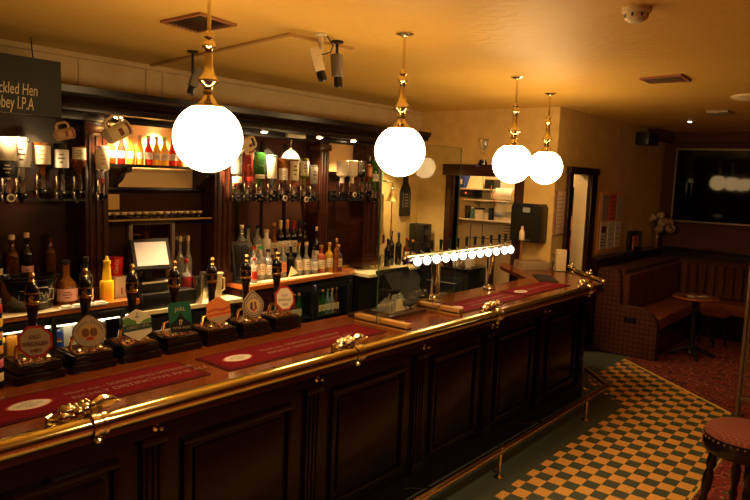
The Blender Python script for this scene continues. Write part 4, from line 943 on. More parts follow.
# downlights in the cornice soffit; those over pale worktops are added to brighten them
for x, y, e, lab in ((1.70,4.33,85,'small round downlight under the cornice over the left optics'),(2.42,4.34,110,'small round downlight under the cornice in front of the left column'),(2.56,4.59,90,'small round downlight under the cornice over the left end of the juice shelf'),(2.90,4.59,90,'small round downlight under the cornice over the middle of the juice shelf'),(3.22,4.33,300,'added round downlight brightening the pale worktop, under the cornice behind the first globe lamp'),(3.75,4.35,58,'small round downlight under the cornice over the middle optics, left'),(4.42,4.35,58,'small round downlight under the cornice over the middle optics, right'),(4.95,4.40,58,'small round downlight under the cornice over the right optics'),(5.72,4.36,75,'added round downlight under the cornice end, brightening the far pale worktop')):
    t = thing('downlight', lab, 'downlight', (x,y,2.298), group='downlights in the back bar cornice')
    MB().lathe([(.045,0),(.045,-.006),(.032,-.008),(.030,0)], n=20).build('ring', BRASS, t, world=False)
    MB().lathe([(0,-.018),(.018,-.016),(.028,-.008),(.029,-.0005),(0,-.0005)], n=20).build('lens', DOWN, t, world=False)
    l = bpy.data.lights.new('downlight_beam', 'SPOT'); l.energy = e; l.color = (1,.66,.32); l.spot_size = radians(115); l.spot_blend = .8; l.shadow_soft_size = .03
    o_ = bpy.data.objects.new('downlight_beam', l); COL.objects.link(o_); o_.location = (0,0,-.05); o_.parent = t
# hanging lamp in the middle bay
t = thing('shaded_lamp', 'small hanging lamp with a glowing fluted shade among the middle optics', 'lamp', (4.20,4.50,2.30))
b = MB(); b.box(4.09,4.42,2.272,4.31,4.53,2.30,bev=.004); b.build('ceiling_plate', CREAM, t)
b = MB(); b.cyl((4.20,4.50,2.285),(4.20,4.50,2.17), .008, n=10); b.lathe([(.008,0),(.016,.01),(.010,.02)], (4.20,4.50,2.17), 12); b.build('stem', BRASS, t)
b = MB(); n_ = 24
b.lathe([(.015,2.165),(.035,2.155),(.066,2.125),(.078,2.10),(.082,2.085)], (4.20,4.50,0), 24); b.build('shade', mat('glowing shade', (1,.9,.7), .5, emit=3.5, ecol=(1,.72,.38)), t)

# ================================================================ CEILING THINGS
def vent(pts, label):
    cx = sum(p[0] for p in pts)/4; cy = sum(p[1] for p in pts)/4
    t = thing('ceiling_vent', label, 'vent', (cx,cy,CEIL), group='square ceiling vents')
    def sc(f): return [(cx+(p[0]-cx)*f, cy+(p[1]-cy)*f) for p in pts]
    b = MB(); o1, o2 = sc(1), sc(.86)
    for i in range(4):
        j = (i+1) % 4; slab([o1[i],o1[j],o2[j],o2[i]], CEIL-.014, CEIL, b)
    b.build('frame', mat('vent frame', (.30,.12,.05), .4), t)
    slab(sc(.87), CEIL-.004, CEIL-.001).build('grille', mat('vent dark', (.03,.015,.008), .6), t)
    b = MB()
    for q in range(1, 8):
        f = q/8; p0 = [o2[0][i]*(1-f)+o2[1][i]*f for i in (0,1)]; p1 = [o2[3][i]*(1-f)+o2[2][i]*f for i in (0,1)]
        b.tube([(p0[0],p0[1],CEIL-.008),(p1[0],p1[1],CEIL-.008)], .004, 5)
    b.build('bars', mat('vent bar', (.10,.045,.02), .5), t)
vent([(2.05,2.88),(2.32,2.93),(2.32,3.29),(2.05,3.24)], 'dark square vent in the ceiling behind the first globe lamp')
vent([(4.93,1.37),(5.24,1.38),(5.22,1.67),(4.99,1.67)], 'dark square vent in the ceiling over the customers\' side')
t = thing('cable_trunking', 'thin yellow-painted cable trunking bent across the ceiling', 'trunking', (2.66,3.2,CEIL))
b = MB(); b.prism([(2.615,2.84),(2.645,2.84),(2.895,4.69),(2.865,4.69)], (0,0,CEIL-.014), (1,0,0),(0,1,0),(0,0,.014)); b.prism([(2.645,2.835),(3.12,2.795),(3.12,2.822),(2.645,2.865)], (0,0,CEIL-.014), (1,0,0),(0,1,0),(0,0,.014)); b.ball((2.63,2.845,CEIL-.01), (.012,.012,.012), 8)
b.build('trunking', mat('painted trunking', (.50,.29,.09), .6), t)
CAMW = mat('cream plastic', (.66,.56,.36), .4)
def cctv(base, body, aim, label, bm_, mm, arm):
    t = thing('security_camera', label, 'camera', base, group='ceiling security cameras')
    base, body, aim = Vector(base), Vector(body), Vector(aim).normalized()
    b = MB(); b.lathe([(.038,0),(.038,-.010),(.012,-.016)], base, 16); b.tube([base, (base.x,base.y,body.z+.04), body], arm, 8); b.build('mount', mm, t)
    R = aim.to_track_quat('Z','Y').to_matrix().to_4x4(); R.translation = body
    b = MB(); b.box(-.030,-.028,-.075,.030,.028,.055,bev=.006,mtx=R); b.build('body', bm_, t)
    b = MB(); b.lathe([(.018,.05),(.026,.06),(.026,.105),(.020,.11),(.016,.09),(0,.09)], body, 16, R.to_3x3()); b.build('lens', BLACKG, t)
    return t
GREYC = mat('grey camera body', (.16,.14,.12), .4)
cctv((2.69,3.86,CEIL), (2.715,3.87,2.56), (-.30,.10,-1), 'grey security camera hanging near the first globe lamp stem', GREYC, BLACK, .009)
t = cctv((2.73,2.70,CEIL), (2.67,2.66,2.575), (.22,-.22,-1), 'cream-bracketed security camera, left of a close pair', CAMW, CAMW, .016)
b = MB(); b.tube([(2.76,2.68,CEIL-.01),(2.79,2.66,2.68),(2.73,2.62,2.63),(2.65,2.64,2.60),(2.66,2.66,2.64)], .004, 6); b.build('cable', BLACK, t)
cctv((2.93,2.76,CEIL), (2.83,2.66,2.565), (.04,-.10,-1), 'grey security camera on a black stem, right of a close pair', GREYC, BLACK, .009)
t = thing('smoke_detector', 'white round smoke detector on the ceiling at top right', 'smoke detector', (3.06,1.06,CEIL))
MB().lathe([(.062,0),(.062,-.018),(.056,-.024)], n=24).build('base', CREAM, t, world=False); MB().lathe([(.052,-.022),(.050,-.045),(.030,-.060),(0,-.062)], n=24).build('head', CREAM, t, world=False)
b = MB(); 
for i in range(8): b.box(-.004,.046,-.042,.004,.053,-.028, mtx=Matrix.Rotation(i*pi/4,4,'Z'))
b.build('slots', BLACK, t, world=False)
o_ = MB().box(7.30,1.56,2.715,7.62,1.76,CEIL,bev=.006).build('ceiling_panel', mat('dull ceiling panel', (.45,.38,.28), .5)); tag(o_, 'flat pale rectangular panel on the dim part of the ceiling', 'panel')
t = thing('ceiling_dome', 'pale round fitting on the ceiling at the right edge', 'ceiling fitting', (6.3,1.17,CEIL)); MB().lathe([(.16,0),(.16,-.015),(.10,-.035),(0,-.045)], n=28).build('dome', CREAM, t, world=False)
t = thing('spotlight', 'tiny lit ceiling spotlight over the seating', 'spotlight', (8.37,2.18,CEIL)); MB().lathe([(.05,0),(.05,-.006),(.034,-.008),(.03,0)], n=18).build('ring', STEEL, t, world=False); MB().lathe([(0,-.020),(.018,-.016),(.024,-.004),(0,-.001)], n=14).build('lens', mat('spot lens', (1,1,1), .3, emit=9, ecol=(1,.75,.45)), t, world=False)
t = thing('loudspeaker', 'dark loudspeaker box high in the corner of the long wall', 'loudspeaker', (9.05,2.85,2.5)); MB().box(8.85,2.78,2.50,9.25,2.949,2.66,bev=.006).build('case', BLACK, t); MB().box(8.87,2.775,2.515,9.23,2.783,2.645).build('grille', mat('grille cloth', (.03,.02,.018), .9), t)

# ================================================================ CHALKBOARD, MUGS, BELL
t = thing('chalkboard', 'dark chalkboard with handwritten beer names hanging at top left', 'chalkboard', (1.5,4.16,2.24))
MB().box(.85,4.150,2.238,1.942,4.172,2.575,bev=.003).build('board', mat('slate board', (.022,.024,.018), .7), t)
CHALK = mat('chalk', (.66,.55,.34), .9)
lettering([('Speckled Hen',.095)], .1, (1.800,4.1495,2.352), (1,0,0),(0,0,1), CHALK, t, shear=.12, align='RIGHT', width=.295)
lettering([('Abbey I.P.A',.105)], .1, (1.775,4.1495,2.267), (1,0,0),(0,0,1), CHALK, t, shear=.1, align='RIGHT', width=.245)
MB().cyl((1.78,4.16,2.575),(1.78,4.185,2.70), .004, n=6).build('hanging_wire', BLACK, t)
def mug(x, y, z, ang, label, m, k=1.0):
    t = thing('beer_mug', label, 'mug', (x,y,z), group='beer mugs hanging from the cornice')
    R = rot('Y', ang)
    R = R @ (Matrix.Identity(3)*k)
    b = MB(); b.lathe([(0,-.065),(.040,-.065),(.043,-.060),(.043,.06),(.046,.065),(.041,.066),(.038,-.055),(0,-.056)], (0,0,0), 22, R); b.build('cup', m, t, world=False)
    hp = [(-.040,0,.045),(-.070,0,.045),(-.085,0,.03),(-.085,0,-.03),(-.070,0,-.045),(-.040,0,-.045)]
    MB().tube([R @ Vector(p) for p in hp], .009, 10).build('handle', m, t, world=False)
    b = MB(); b.lathe([(.0432,.042),(.0445,.043),(.0445,.056),(.0432,.057)], (0,0,0), 18, R, arc=(-pi*.75,-pi*.2)); b.lathe([(.0432,-.012),(.0442,-.010),(.0442,.012),(.0432,.014)], (0,0,0), 12, R, arc=(-pi*.66,-pi*.36)); b.build('printed_band', mat('mug print', (.22,.04,.03), .5), t, world=False)
    # hook from the cornice down to the handle
    h = R @ Vector((-.085,0,0)); b = MB(); b.tube([(h.x,h.y+.0,2.222-z),(h.x,h.y,h.z+.012),(h.x+.008,h.y,h.z-.002)], .003, 6); b.build('hook', BRASS, t, world=False)
    return t
MUGC = mat('cream mug', (.72,.58,.30), .35)
mug(2.02,4.285,2.145, 75, 'cream beer mug hanging on a hook at the left, dimmest of three', mat('shaded cream mug', (.48,.26,.12), .4), .85)  # cream mug in shade: its dimness is put into a darker colour
mug(2.385,4.285,2.185, 60, 'cream printed beer mug hanging tilted above the juice bottles', MUGC, 1.28)
mug(3.52,4.285,2.165, 150, 'cream beer mug hanging right of the first globe lamp', MUGC)
t = thing('brass_bell', 'brass bar bell with a rope hanging from the end column', 'bell', (5.635,4.42,1.70))
b = MB(); b.lathe([(0,.120),(.018,.118),(.030,.10),(.040,.06),(.052,.02),(.072,.0),(.075,-.006),(.066,-.004),(.046,.02),(.030,.08),(0,.10)], n=24); b.ball((0,0,-.012), .013, 10); b.build('bell', mat('bell brass', (.90,.66,.26), .38, 1), t, world=False)
b = MB(); b.tube([(0,0,.115),(0,0,.18),(-.01,.0,.20),(-.10,.02,.205),(-.125,.06,.205)], .009, 8); b.lathe([(.02,0),(.024,.006),(.012,.016)], (0,0,.118), 12); b.build('bracket', BRASS, t, world=False)
b = MB(); b.tube([(0,0,-.02),(0,0,-.14),(.004,0,-.26),(-.004,0,-.36)], [.005,.007,.010,.012], 8); b.ball((0,0,-.22), (.013,.013,.018), 8); b.ball((0,0,-.37), (.018,.018,.022), 8); b.build('rope', mat('bell rope', (.62,.30,.10), .8), t, world=False)
t = thing('bottle_opener', 'long wooden bottle opener with a black tip hung on the end column', 'opener', (5.50,4.435,1.245))
b = MB(); b.tube([(0,0,.0),(0,0,.10),(0,.0,.20),(0,.005,.52)], [.030,.026,.012,.014], 10); b.ball((0,.004,.0), (.030,.018,.03), 10); b.build('handle', mat('pale wood', (.62,.32,.10), .45), t, world=False); MB().box(-.016,-.032,-.005,.016,-.018,.085,bev=.003).build('tip', BLACK, t, world=False)
b = MB(); b.tube([(0,.005,.52),(0,.03,.55)], .004, 6); b.build('nail', STEEL, t, world=False)
# right-hand wall beyond the back bar
t = thing('bottle_sign', 'black bottle-shaped sign on the gold wall beside the bell', 'sign', (6.20,4.69,1.53))
pf = [(-.085,0),(.085,0),(.092,.012),(.092,.27),(.075,.33),(.035,.39),(.030,.47),(.034,.475),(.034,.49),(-.034,.49),(-.034,.475),(-.030,.47),(-.035,.39),(-.075,.33),(-.092,.27),(-.092,.012)]
s_ = MB().prism(pf, (6.22,4.699,1.50), (1,0,0),(0,0,1),(0,-.03,0)).build('board', BLACK, t)
b = MB(); b.box(6.155,4.664,1.60,6.160,4.668,1.78); b.box(6.28,4.664,1.60,6.285,4.668,1.78)
for i in range(5): b.box(6.19,4.664,1.61+i*.035,6.25,4.668,1.625+i*.035)
b.build('sign_marks', mat('sign grey', (.25,.20,.14), .6), t)
t = thing('coffee_machine', 'black coffee machine on the far pale worktop', 'coffee machine', (6.36,4.55,.96))
b = MB(); b.box(6.24,4.42,.96,6.48,4.66,1.22,bev=.02); b.box(6.26,4.42,1.22,6.42,4.64,1.42,bev=.02); b.build('body', BLACK, t)
b = MB(); b.cyl((6.34,4.42,1.12),(6.34,4.37,1.12), .03, n=14); b.box(6.27,4.37,.96,6.44,4.42,.975); b.build('spout', BLACKG, t); MB().box(6.29,4.414,1.30,6.39,4.421,1.36).build('display', mat('dim display', (.08,.08,.08), .2), t)
for kd,g,x,y,h,r,cp,lb,txt in (('wine','dark',5.72,4.52,.30,.038,CAPB,None,'dark bottle on the far worktop, left of a taller one'),('wine','dark',5.83,4.56,.38,.038,CAPB,None,'tallest dark bottle on the far worktop below the bell rope'),('spirit','dark',5.94,4.54,.36,.038,mat('blue cap', (.03,.08,.25), .4),None,'dark bottle with a blue cap on the far worktop'),('spirit','brown',6.04,4.50,.30,.036,CAPR,LABEL,'brown bottle with a red cap on the far worktop'),('spirit','dark',6.14,4.48,.27,.036,CAPO,CAPO,'short dark bottle with an orange label beside the coffee machine')):
    bottle(kd,g,x,y,.96,h,r,txt,cap=cp,lab=lb,group='bottles on the far worktop')
for i,(x,y) in enumerate(((5.45,4.50),(5.55,4.52),(5.63,4.55))): tumbler(x,y,.96,.14,.036,('wine tumbler on the far worktop nearest the right column','tumbler on the far worktop between two others','tumbler on the far worktop left of the dark bottles')[i])
sh = thing('under_bar_shelf', 'dark shelf on the staff side of the bar below the lager font', 'shelf', (4.6,2.9,.9))
b = MB(); b.box(3.62,2.765,.93,5.60,3.02,.95,bev=.004); 
for x in (3.66,4.6,5.56): b.box(x-.012,2.765,.0,x+.012,3.0,.93)
b.build('board', BLACK, sh)
for i, (x, lab) in enumerate(((3.90,'crumpled cream cloth on the staff shelf left of the first font column'),)):
    t = thing('bar_cloth', lab, 'cloth', (x,2.90,.95)); random.seed(3+i)
    b = MB()
    q = bmesh.ops.create_icosphere(b.bm, subdivisions=4, radius=1)
    from mathutils import noise
    for v in q['verts']:
        d = 1+.30*noise.noise(v.co*2.3+Vector((i*7,0,0)))+.12*noise.noise(v.co*6)
        v.co = Vector((v.co.x*.13*d, v.co.y*.085*d, max(0, (v.co.z+.55)*.125*d)))
    b.build('cloth', CLOTHW, t, world=False)

t = thing('glass_washer', 'black under-counter unit against the far wall below the storeroom shelves', 'cabinet', (6.2,3.95,0))
MB().box(5.98,3.62,0,6.44,4.26,.98,bev=.008).build('case', BLACK, t); MB().box(5.96,3.60,.98,6.46,4.28,1.01,bev=.005).build('worktop', BLACKG, t)
b = MB(); b.box(5.968,3.68,.30,5.98,4.20,.90,bev=.005); d = b.build('door', BLACK, t); MB().tube([(5.968,3.75,.84),(5.94,3.75,.84),(5.94,4.13,.84),(5.968,4.13,.84)], .008, 8).build('handle', STEEL, d)
for y, lab in ((3.70,'white cup on the black unit under the right end of the lager font'),(3.86,'white cup on the black unit, left of another by the storeroom')):
    t = thing('coffee_cup', lab, 'cup', (6.10,y,1.01)); MB().lathe([(0,0),(.028,0),(.030,.005),(.042,.07),(.046,.09),(.042,.09),(.026,.012),(0,.010)], n=20).build('cup', WHITEP, t, world=False)
    MB().tube([(0,-.042,.075),(0,-.07,.07),(0,-.07,.035),(0,-.035,.025)], .006, 8).build('handle', WHITEP, t, world=False)
# ---- things at the corner of the bar
t = thing('paper_box', 'flat grey-brown carton lying on the bar return by the wall', 'box', (6.30,3.06,BT))
MB().box(-.15,-.11,0,.15,.11,.085,bev=.004).build('carton', mat('grey card', (.34,.25,.15), .7), t, world=False); MB().box(-.152,-.02,.030,.152,.02,.087).build('tape', mat('brown tape', (.30,.17,.07), .4), t, world=False)
t.rotation_euler.z = radians(-38)
t = thing('menu_block', 'tall cream stack of menus in a holder at the bar corner', 'menu stack', (6.42,2.80,BT))
MB().box(-.055,-.05,.006,.035,.05,.225,bev=.004).build('menus', mat('cream menus', (.74,.60,.36), .6), t, world=False)
b = MB(); b.box(.036,-.055,0,.043,.055,.16); b.box(-.06,-.055,0,.043,.055,.006); b.build('holder', GLASSC, t, world=False); t.rotation_euler.z = radians(35)
t = thing('pepper_mill', 'small clear and chrome grinder beside the cream menus', 'grinder', (6.47,2.885,BT)); MB().lathe([(0,0),(.022,0),(.024,.004),(.022,.09),(.026,.11),(.024,.125),(.020,.128),(.024,.15),(.02,.175),(0,.18)], n=16).build('body', CHROME, t, world=False)
t = thing('tap_figure', 'cream bottle-shaped pump topper on a thin wooden post at the bar return', 'topper', (6.18,3.13,BT))
MB().lathe([(.030,0),(.030,.006),(.012,.012),(.010,.30),(.014,.31)], n=14).build('post', mat('post wood', (.30,.13,.05), .4), t, world=False)
MB().lathe([(0,.305),(.026,.305),(.028,.31),(.028,.385),(.018,.405),(.012,.412),(.012,.44),(0,.445)], n=18).build('topper', CREAM, t, world=False); MB().lathe([(.0135,.428),(.0135,.445),(0,.449)], n=14).build('cap', CAPC, t, world=False)

# ================================================================ FAR WALL AND STOREROOM
t = thing('towel_dispenser', 'black paper towel dispenser on the gold wall beside the storeroom opening', 'dispenser', (6.49,3.17,1.33))
b = MB(); b.prism([(-.165,0),(.165,0),(.165,.36),(.14,.40),(-.14,.40),(-.165,.36)], (6.499,3.17,1.33), (0,1,0), (0,0,1), (-.19,0,0)); b.build('case', BLACK, t)
b = MB(); b.box(6.302,3.10,1.34,6.309,3.24,1.36); b.build('slot', mat('slot grey', (.05,.05,.05), .4), t); MB().box(6.303,3.12,1.64,6.3095,3.20,1.69).build('sticker', mat('sticker', (.30,.35,.38), .5), t)
t = thing('trophy', 'silver two-handled trophy cup on the lintel over the storeroom opening', 'trophy', (6.52,3.83,2.13))
MB().lathe([(0,0),(.062,0),(.062,.028),(.050,.032),(.050,.05),(0,.05)], n=20).build('plinth', BLACKG, t, world=False)
b = MB(); b.lathe([(.044,.05),(.040,.062),(.020,.075),(.018,.12),(.030,.128),(.018,.136),(.022,.155),(.050,.185),(.066,.225),(.068,.275),(.072,.28),(.066,.282),(.060,.23),(.0,.18)], n=24)
for s in (-1,1): b.tube([(0,s*.060,.20),(0,s*.085,.205),(0,s*.098,.235),(0,s*.092,.265),(0,s*.068,.268)], .006, 8)
b.build('cup', mat('silver', (.86,.82,.76), .3, 1), t, world=False)
# storeroom shelves on the partition
SHW = mat('pale shelf', (.62,.54,.38), .5)
for z, y0, y1, lab in ((1.835,4.0,4.66,'upper pale shelf in the storeroom, under the cream folder'),(1.700,3.80,4.40,'short middle pale shelf in the storeroom beside the paper roll'),(1.455,3.60,4.66,'lower pale shelf in the storeroom with the tubs and jars')):
    t = thing('wall_shelf', lab, 'shelf', (7.2,(y0+y1)/2,z)); MB().box(7.08,y0,z,7.318,y1,z+.018,bev=.002).build('board', SHW, t)
    b = MB()
    for y in (y0+.08,y1-.08): b.prism([(0,0),(.18,0),(0,-.09)], (7.318,y-.008,z), (-1,0,0),(0,0,1),(0,.016,0))
    b.build('bracket', STEEL, t)
def simple(name, label, cat, parts, loc):
    t = thing(name, label, cat, loc)
    for pn, b, m in parts: b.build(pn, m, t)
    return t
simple('box_file', 'blue box file on the upper storeroom shelf', 'file', [('case', MB().box(7.10,4.43,1.853,7.28,4.55,2.02,bev=.004), mat('blue file', (.02,.05,.30), .4)),('label', MB().box(7.097,4.46,1.90,7.101,4.52,1.96), WHITEP)], (7.19,4.49,1.853))
simple('cream_folder', 'cream folder leaning on the upper storeroom shelf', 'folder', [('cover', MB().prism([(0,0),(.25,0),(.22,.17),(.04,.17)], (7.14,4.17,1.853), (0,1,0), (.25,0,1), (.03,0,0)), mat('cream folder card', (.80,.68,.40), .6)), ('edge_tape', MB().prism([(0,0),(.012,0),(.052,.17),(.040,.17)], (7.137,4.17,1.854), (0,1,0), (.25,0,1), (.003,0,0)), mat('tape tan', (.45,.30,.14), .5))], (7.17,4.29,1.853))
simple('black_radio', 'small black radio with a red light hung under the upper storeroom shelf', 'radio', [('case', MB().box(7.12,4.28,1.735,7.30,4.52,1.833,bev=.006), BLACK),('indicator', MB().box(7.115,4.40,1.785,7.121,4.42,1.80), mat('red indicator', (.9,.05,.02), .4, emit=2.5, ecol=(1,.08,.03)))], (7.2,4.4,1.735))
simple('cable_box', 'black box with cables at the right of the upper storeroom shelf', 'box', [('case', MB().box(7.12,4.02,1.853,7.28,4.15,1.97,bev=.006), BLACK),('cable', MB().tube([(7.12,4.05,1.90),(7.06,4.02,1.86),(7.06,3.99,1.75),(7.10,3.96,1.66)], .006, 6), REDL)], (7.2,4.08,1.853))
simple('pinned_notes', 'white sheets pinned below the upper storeroom shelf', 'paper', [('sheet', MB().box(7.305,3.98,1.73,7.319,4.17,1.93), WHITEP),('lines', MB().box(7.301,4.02,1.78,7.306,4.13,1.79).box(7.301,4.02,1.83,7.306,4.12,1.84), mat('faint print', (.35,.28,.2), .6))], (7.31,4.08,1.73))
simple('paper_roll', 'big white paper roll on its side above the lower storeroom shelf', 'paper roll', [('roll', MB().cyl((7.20,3.78,1.795),(7.20,4.06,1.795), .075, n=24), mat('roll white', (.80,.74,.60), .7)),('core', MB().cyl((7.20,3.77,1.795),(7.20,4.07,1.795), .02, n=14), mat('card core', (.35,.22,.1), .7))], (7.2,3.92,1.72))
simple('roll_drum', 'white drum with a grey band on the lower storeroom shelf', 'drum', [('drum', MB().lathe([(0,1.473),(.10,1.473),(.105,1.48),(.105,1.69),(.0,1.698)], (7.2,3.92,0), 24), mat('drum white', (.74,.68,.54), .5)),('band', MB().lathe([(.1055,1.52),(.107,1.522),(.107,1.585),(.1055,1.587)], (7.2,3.92,0), 24), mat('grey band', (.28,.28,.30), .5))], (7.2,3.92,1.473))
for i,(y,h,r,m,lab) in enumerate(((4.41,.16,.035,CAPB,'dark jar at the left of the lower storeroom shelf'),(4.325,.15,.032,mat('teal', (.04,.22,.22), .4),'teal jar on the lower storeroom shelf'),(4.235,.14,.062,mat('white tub', (.78,.72,.6), .4),'white tub on the lower storeroom shelf'),(4.135,.10,.036,CREAM,'cream cup on the lower storeroom shelf'),(4.07,.15,.03,BLACK,'narrow black jar on the lower storeroom shelf beside the drum'))):
    t = thing('storage_jar', lab, 'jar', (7.18,y,1.473)); MB().lathe([(0,0),(r*.95,0),(r,.004),(r,h*.82),(r*.9,h*.86)], n=16).build('jar', m, t, world=False); MB().lathe([(r*.95,h*.85),(r*1.04,h*.86),(r*1.04,h),(0,h)], n=16).build('lid', STEEL if i%2 else CAPB, t, world=False)
simple('wall_chart', 'large pale chart on the storeroom partition below the lower shelf', 'chart', [('sheet', MB().box(7.308,3.99,1.05,7.319,4.50,1.42), mat('chart paper', (.66,.56,.40), .7)),('grid', MB().box(7.304,4.25,1.10,7.309,4.26,1.40).box(7.304,4.42,1.10,7.309,4.43,1.40).box(7.304,4.02,1.22,7.309,4.48,1.23), mat('chart ink', (.10,.08,.07), .6))], (7.31,4.25,1.05))
b = MB()
for i in range(8): b.box(7.302,3.86,1.16+i*.035,7.308,3.96,1.172+i*.035)
simple('typed_list', 'typed list pinned right of the big chart in the storeroom', 'paper', [('sheet', MB().box(7.306,3.82,1.10,7.319,3.98,1.46), mat('list paper', (.72,.64,.48), .7)),('lines', b, mat('typed ink', (.25,.20,.16), .6))], (7.31,3.9,1.1))
# unseen storeroom ceiling light, added to brighten the view through the opening
t = thing('added_storeroom_light', 'round white ceiling light added out of view in the storeroom', 'ceiling light', (6.88,3.75,CEIL))
MB().lathe([(.13,0),(.13,-.02),(.12,-.03)], n=24).build('rim', STEEL, t, world=False); MB().lathe([(.118,-.02),(.11,-.05),(.07,-.065),(0,-.07)], n=24).build('diffuser', mat('storeroom diffuser', (1,1,1), .4, emit=26, ecol=(1,.78,.45)), t, world=False)
for x, y in ((6.88,3.75),):
    l = bpy.data.lights.new('added_storeroom_glow', 'POINT'); l.energy = 26; l.color = (1,.74,.40); l.shadow_soft_size = .08  # added lamp that lifts the storeroom brightness
    o_ = bpy.data.objects.new('added_storeroom_glow', l); COL.objects.link(o_); o_.location = (x,y,CEIL-.16)
# coats / aprons hung inside the doorway
t = thing('spice_rack', 'narrow rack of red and black packets just inside the doorway', 'rack', (7.47,3.20,1.2))
b = MB(); b.box(7.52,3.12,0,7.538,3.29,2.05); 
for z in (1.15,1.40,1.66,1.90): b.box(7.42,3.12,z,7.52,3.29,z+.012)
b.build('frame', MAHOG, t)
for i,(z,m) in enumerate(((1.162,REDL),(1.412,CAPO),(1.672,BLACK),(1.912,CREAM))):
    for j in range(2):
        o_ = MB().box(7.43,3.13+j*.075,z,7.50,3.19+j*.075,z+.16,bev=.004).build('packet', (m, (BLACK,REDL,CAPO,REDL)[i])[j]); tag(o_, ('red','orange','black','cream')[i]+' packet on the doorway rack' if j == 0 else ('black','red','orange','red')[i]+' packet behind the '+('red','orange','black','cream')[i]+' one on the doorway rack', 'packet', 'packets on the doorway rack')
# ---- long wall: paper strip, noticeboard, leaflets
n = thing('hanging_chart', 'tall pinkish paper list hung on the wall left of the doorway', 'paper', (6.64,2.945,1.42))
MB().box(6.53,2.935,1.42,6.75,2.949,1.87,bev=.002).build('sheet', mat('pinkish paper', (.85,.66,.50), .7), n)
b = MB(); b.box(6.525,2.930,1.41,6.535,2.949,1.88); b.box(6.745,2.930,1.41,6.755,2.949,1.88)
for i in range(9): b.box(6.56,2.932,1.48+i*.042,6.72,2.936,1.484+i*.042)
b.build('ruling', mat('chart brown', (.22,.10,.06), .6), n)
t = thing('notice_board', 'cork notice board with six posters on the long wall', 'notice board', (8.12,2.94,1.14))
MB().box(7.73,2.925,1.13,8.52,2.949,1.88,bev=.003).build('cork', mat('cork', (.78,.36,.09), .8, vary=((.66,.28,.07), (60,60,60))), t)
for i in range(3):
    x0 = 7.79+i*.245
    MB().box(x0,2.919,1.53,x0+.21,2.926,1.84).build('poster', (mat('grey poster', (.36,.27,.22), .6), mat('crimson poster', (.60,.05,.06), .6), mat('fawn poster', (.52,.42,.34), .6))[i], t)
    p = MB().box(x0,2.919,1.18,x0+.20,2.926,1.51).build('poster', WHITEP, t)
    b = MB()
    b.box(x0+.03,2.916,1.38,x0+.17,2.9195,1.46) if i == 0 else None
    for k_ in range(4): b.box(x0+.03,2.916,1.22+k_*(.038 if i == 0 else .065),x0+.15+.02*(k_%2),2.9195,1.232+k_*(.038 if i == 0 else .065))
    b.build('print', INK if i == 0 else mat('poster print', (.45,.30,.15), .6), p)
b = MB()
for q in range(5): b.box(8.05,2.916,1.57+q*.05,8.05+.15,2.9195,1.585+q*.05)
b.build('print', mat('poster pink print', (.62,.30,.25), .6), t)
t = thing('leaflet_holder', 'dark leaflet holder with orange leaflets on the panelling ledge', 'leaflet holder', (8.95,2.88,1.10))
b = MB(); b.box(8.80,2.90,1.10,9.10,2.94,1.36); b.box(8.80,2.84,1.10,9.10,2.90,1.12); b.box(9.09,2.84,1.10,9.105,2.94,1.36); b.box(8.80,2.84,1.12,9.09,2.845,1.16); b.build('holder', BLACK, t)
b = MB(); 
for i in range(3): b.box(8.83+i*.085,2.86+.006*i,1.12,8.90+i*.085,2.875+.006*i,1.30,mtx=None)
b.build('leaflets', mat('orange leaflets', (.60,.20,.06), .6), t)

# ================================================================ SEATING CORNER
t = thing('television', 'large black television on the end wall reflecting the lamps', 'television', (10.18,1.85,1.49))
MB().box(10.145,.90,1.475,10.199,2.76,2.515,bev=.005).build('bezel', mat('tv bezel', (.45,.36,.28), .35, .7), t); MB().box(10.140,.925,1.50,10.147,2.735,2.49).build('screen', mat('tv screen', (.003,.003,.004), .04, spec=.12), t)
MB().box(10.199,1.70,1.85,10.255,2.0,2.15,bev=.004).build('wall_mount', BLACK, t); t.rotation_euler.z = radians(3.5); t.location.x -= .064
# settle along the two walls
so = thing('corner_settle', 'checked red-brown corner settle with a high buttoned back', 'settle', (8.8,2.5,.006))
b = MB(); b.prism([(2.84,0),(2.84,.97),(2.80,.995),(2.62,.985),(2.585,.93),(2.56,.58),(2.38,.575),(2.28,.56),(2.20,.52),(2.145,.45),(2.13,.36),(2.13,0)], (7.60,0,.006), (0,1,0),(0,0,1),(.10,0,0)); b.build('end_panel', SOFAM, so)
b = MB(); b.box(7.70,2.56,.45,10.10,2.84,.985,bev=.03); b.build('back', SOFAM, so)
b = MB()
for i in range(24): b.tube([(7.76+i*.1,2.552,.50),(7.76+i*.1,2.552,.93)], .05, 10)
b.build('back_channels', mat('striped back', (.16,.052,.022), .85, vary=((.10,.03,.015), (12,3,3))), so)
b = MB(); b.box(7.70,2.14,.33,10.10,2.56,.475,bev=.035); b.build('seat_cushion', SEATM, so)
b = MB(); b.box(7.70,2.18,0.006,10.10,2.55,.33); b.build('seat_box', MAHOG, so)
b = MB(); b.box(9.84,-1.5,.45,10.10,2.55,.985,bev=.03); b.build('back', SOFAM, so)
b = MB()
for i in range(34): b.tube([(9.832,2.45-i*.115,.50),(9.832,2.45-i*.115,.93)], .055, 8)
b.build('back_channels', MATS['striped back'], so)
b = MB(); b.box(9.42,-1.5,.33,9.84,2.13,.475,bev=.035); b.build('seat_cushion', SEATM, so)
b = MB(); b.box(9.46,-1.5,.006,9.82,2.13,.33); b.build('seat_box', MAHOG, so)
MB().box(7.594,2.36,.40,7.602,2.50,.46,bev=.003).build('hand_hole', BLACK, so)
t = thing('pub_table', 'small round wooden pub table with a dark iron pedestal before the settle', 'table', (8.20,1.90,.006))
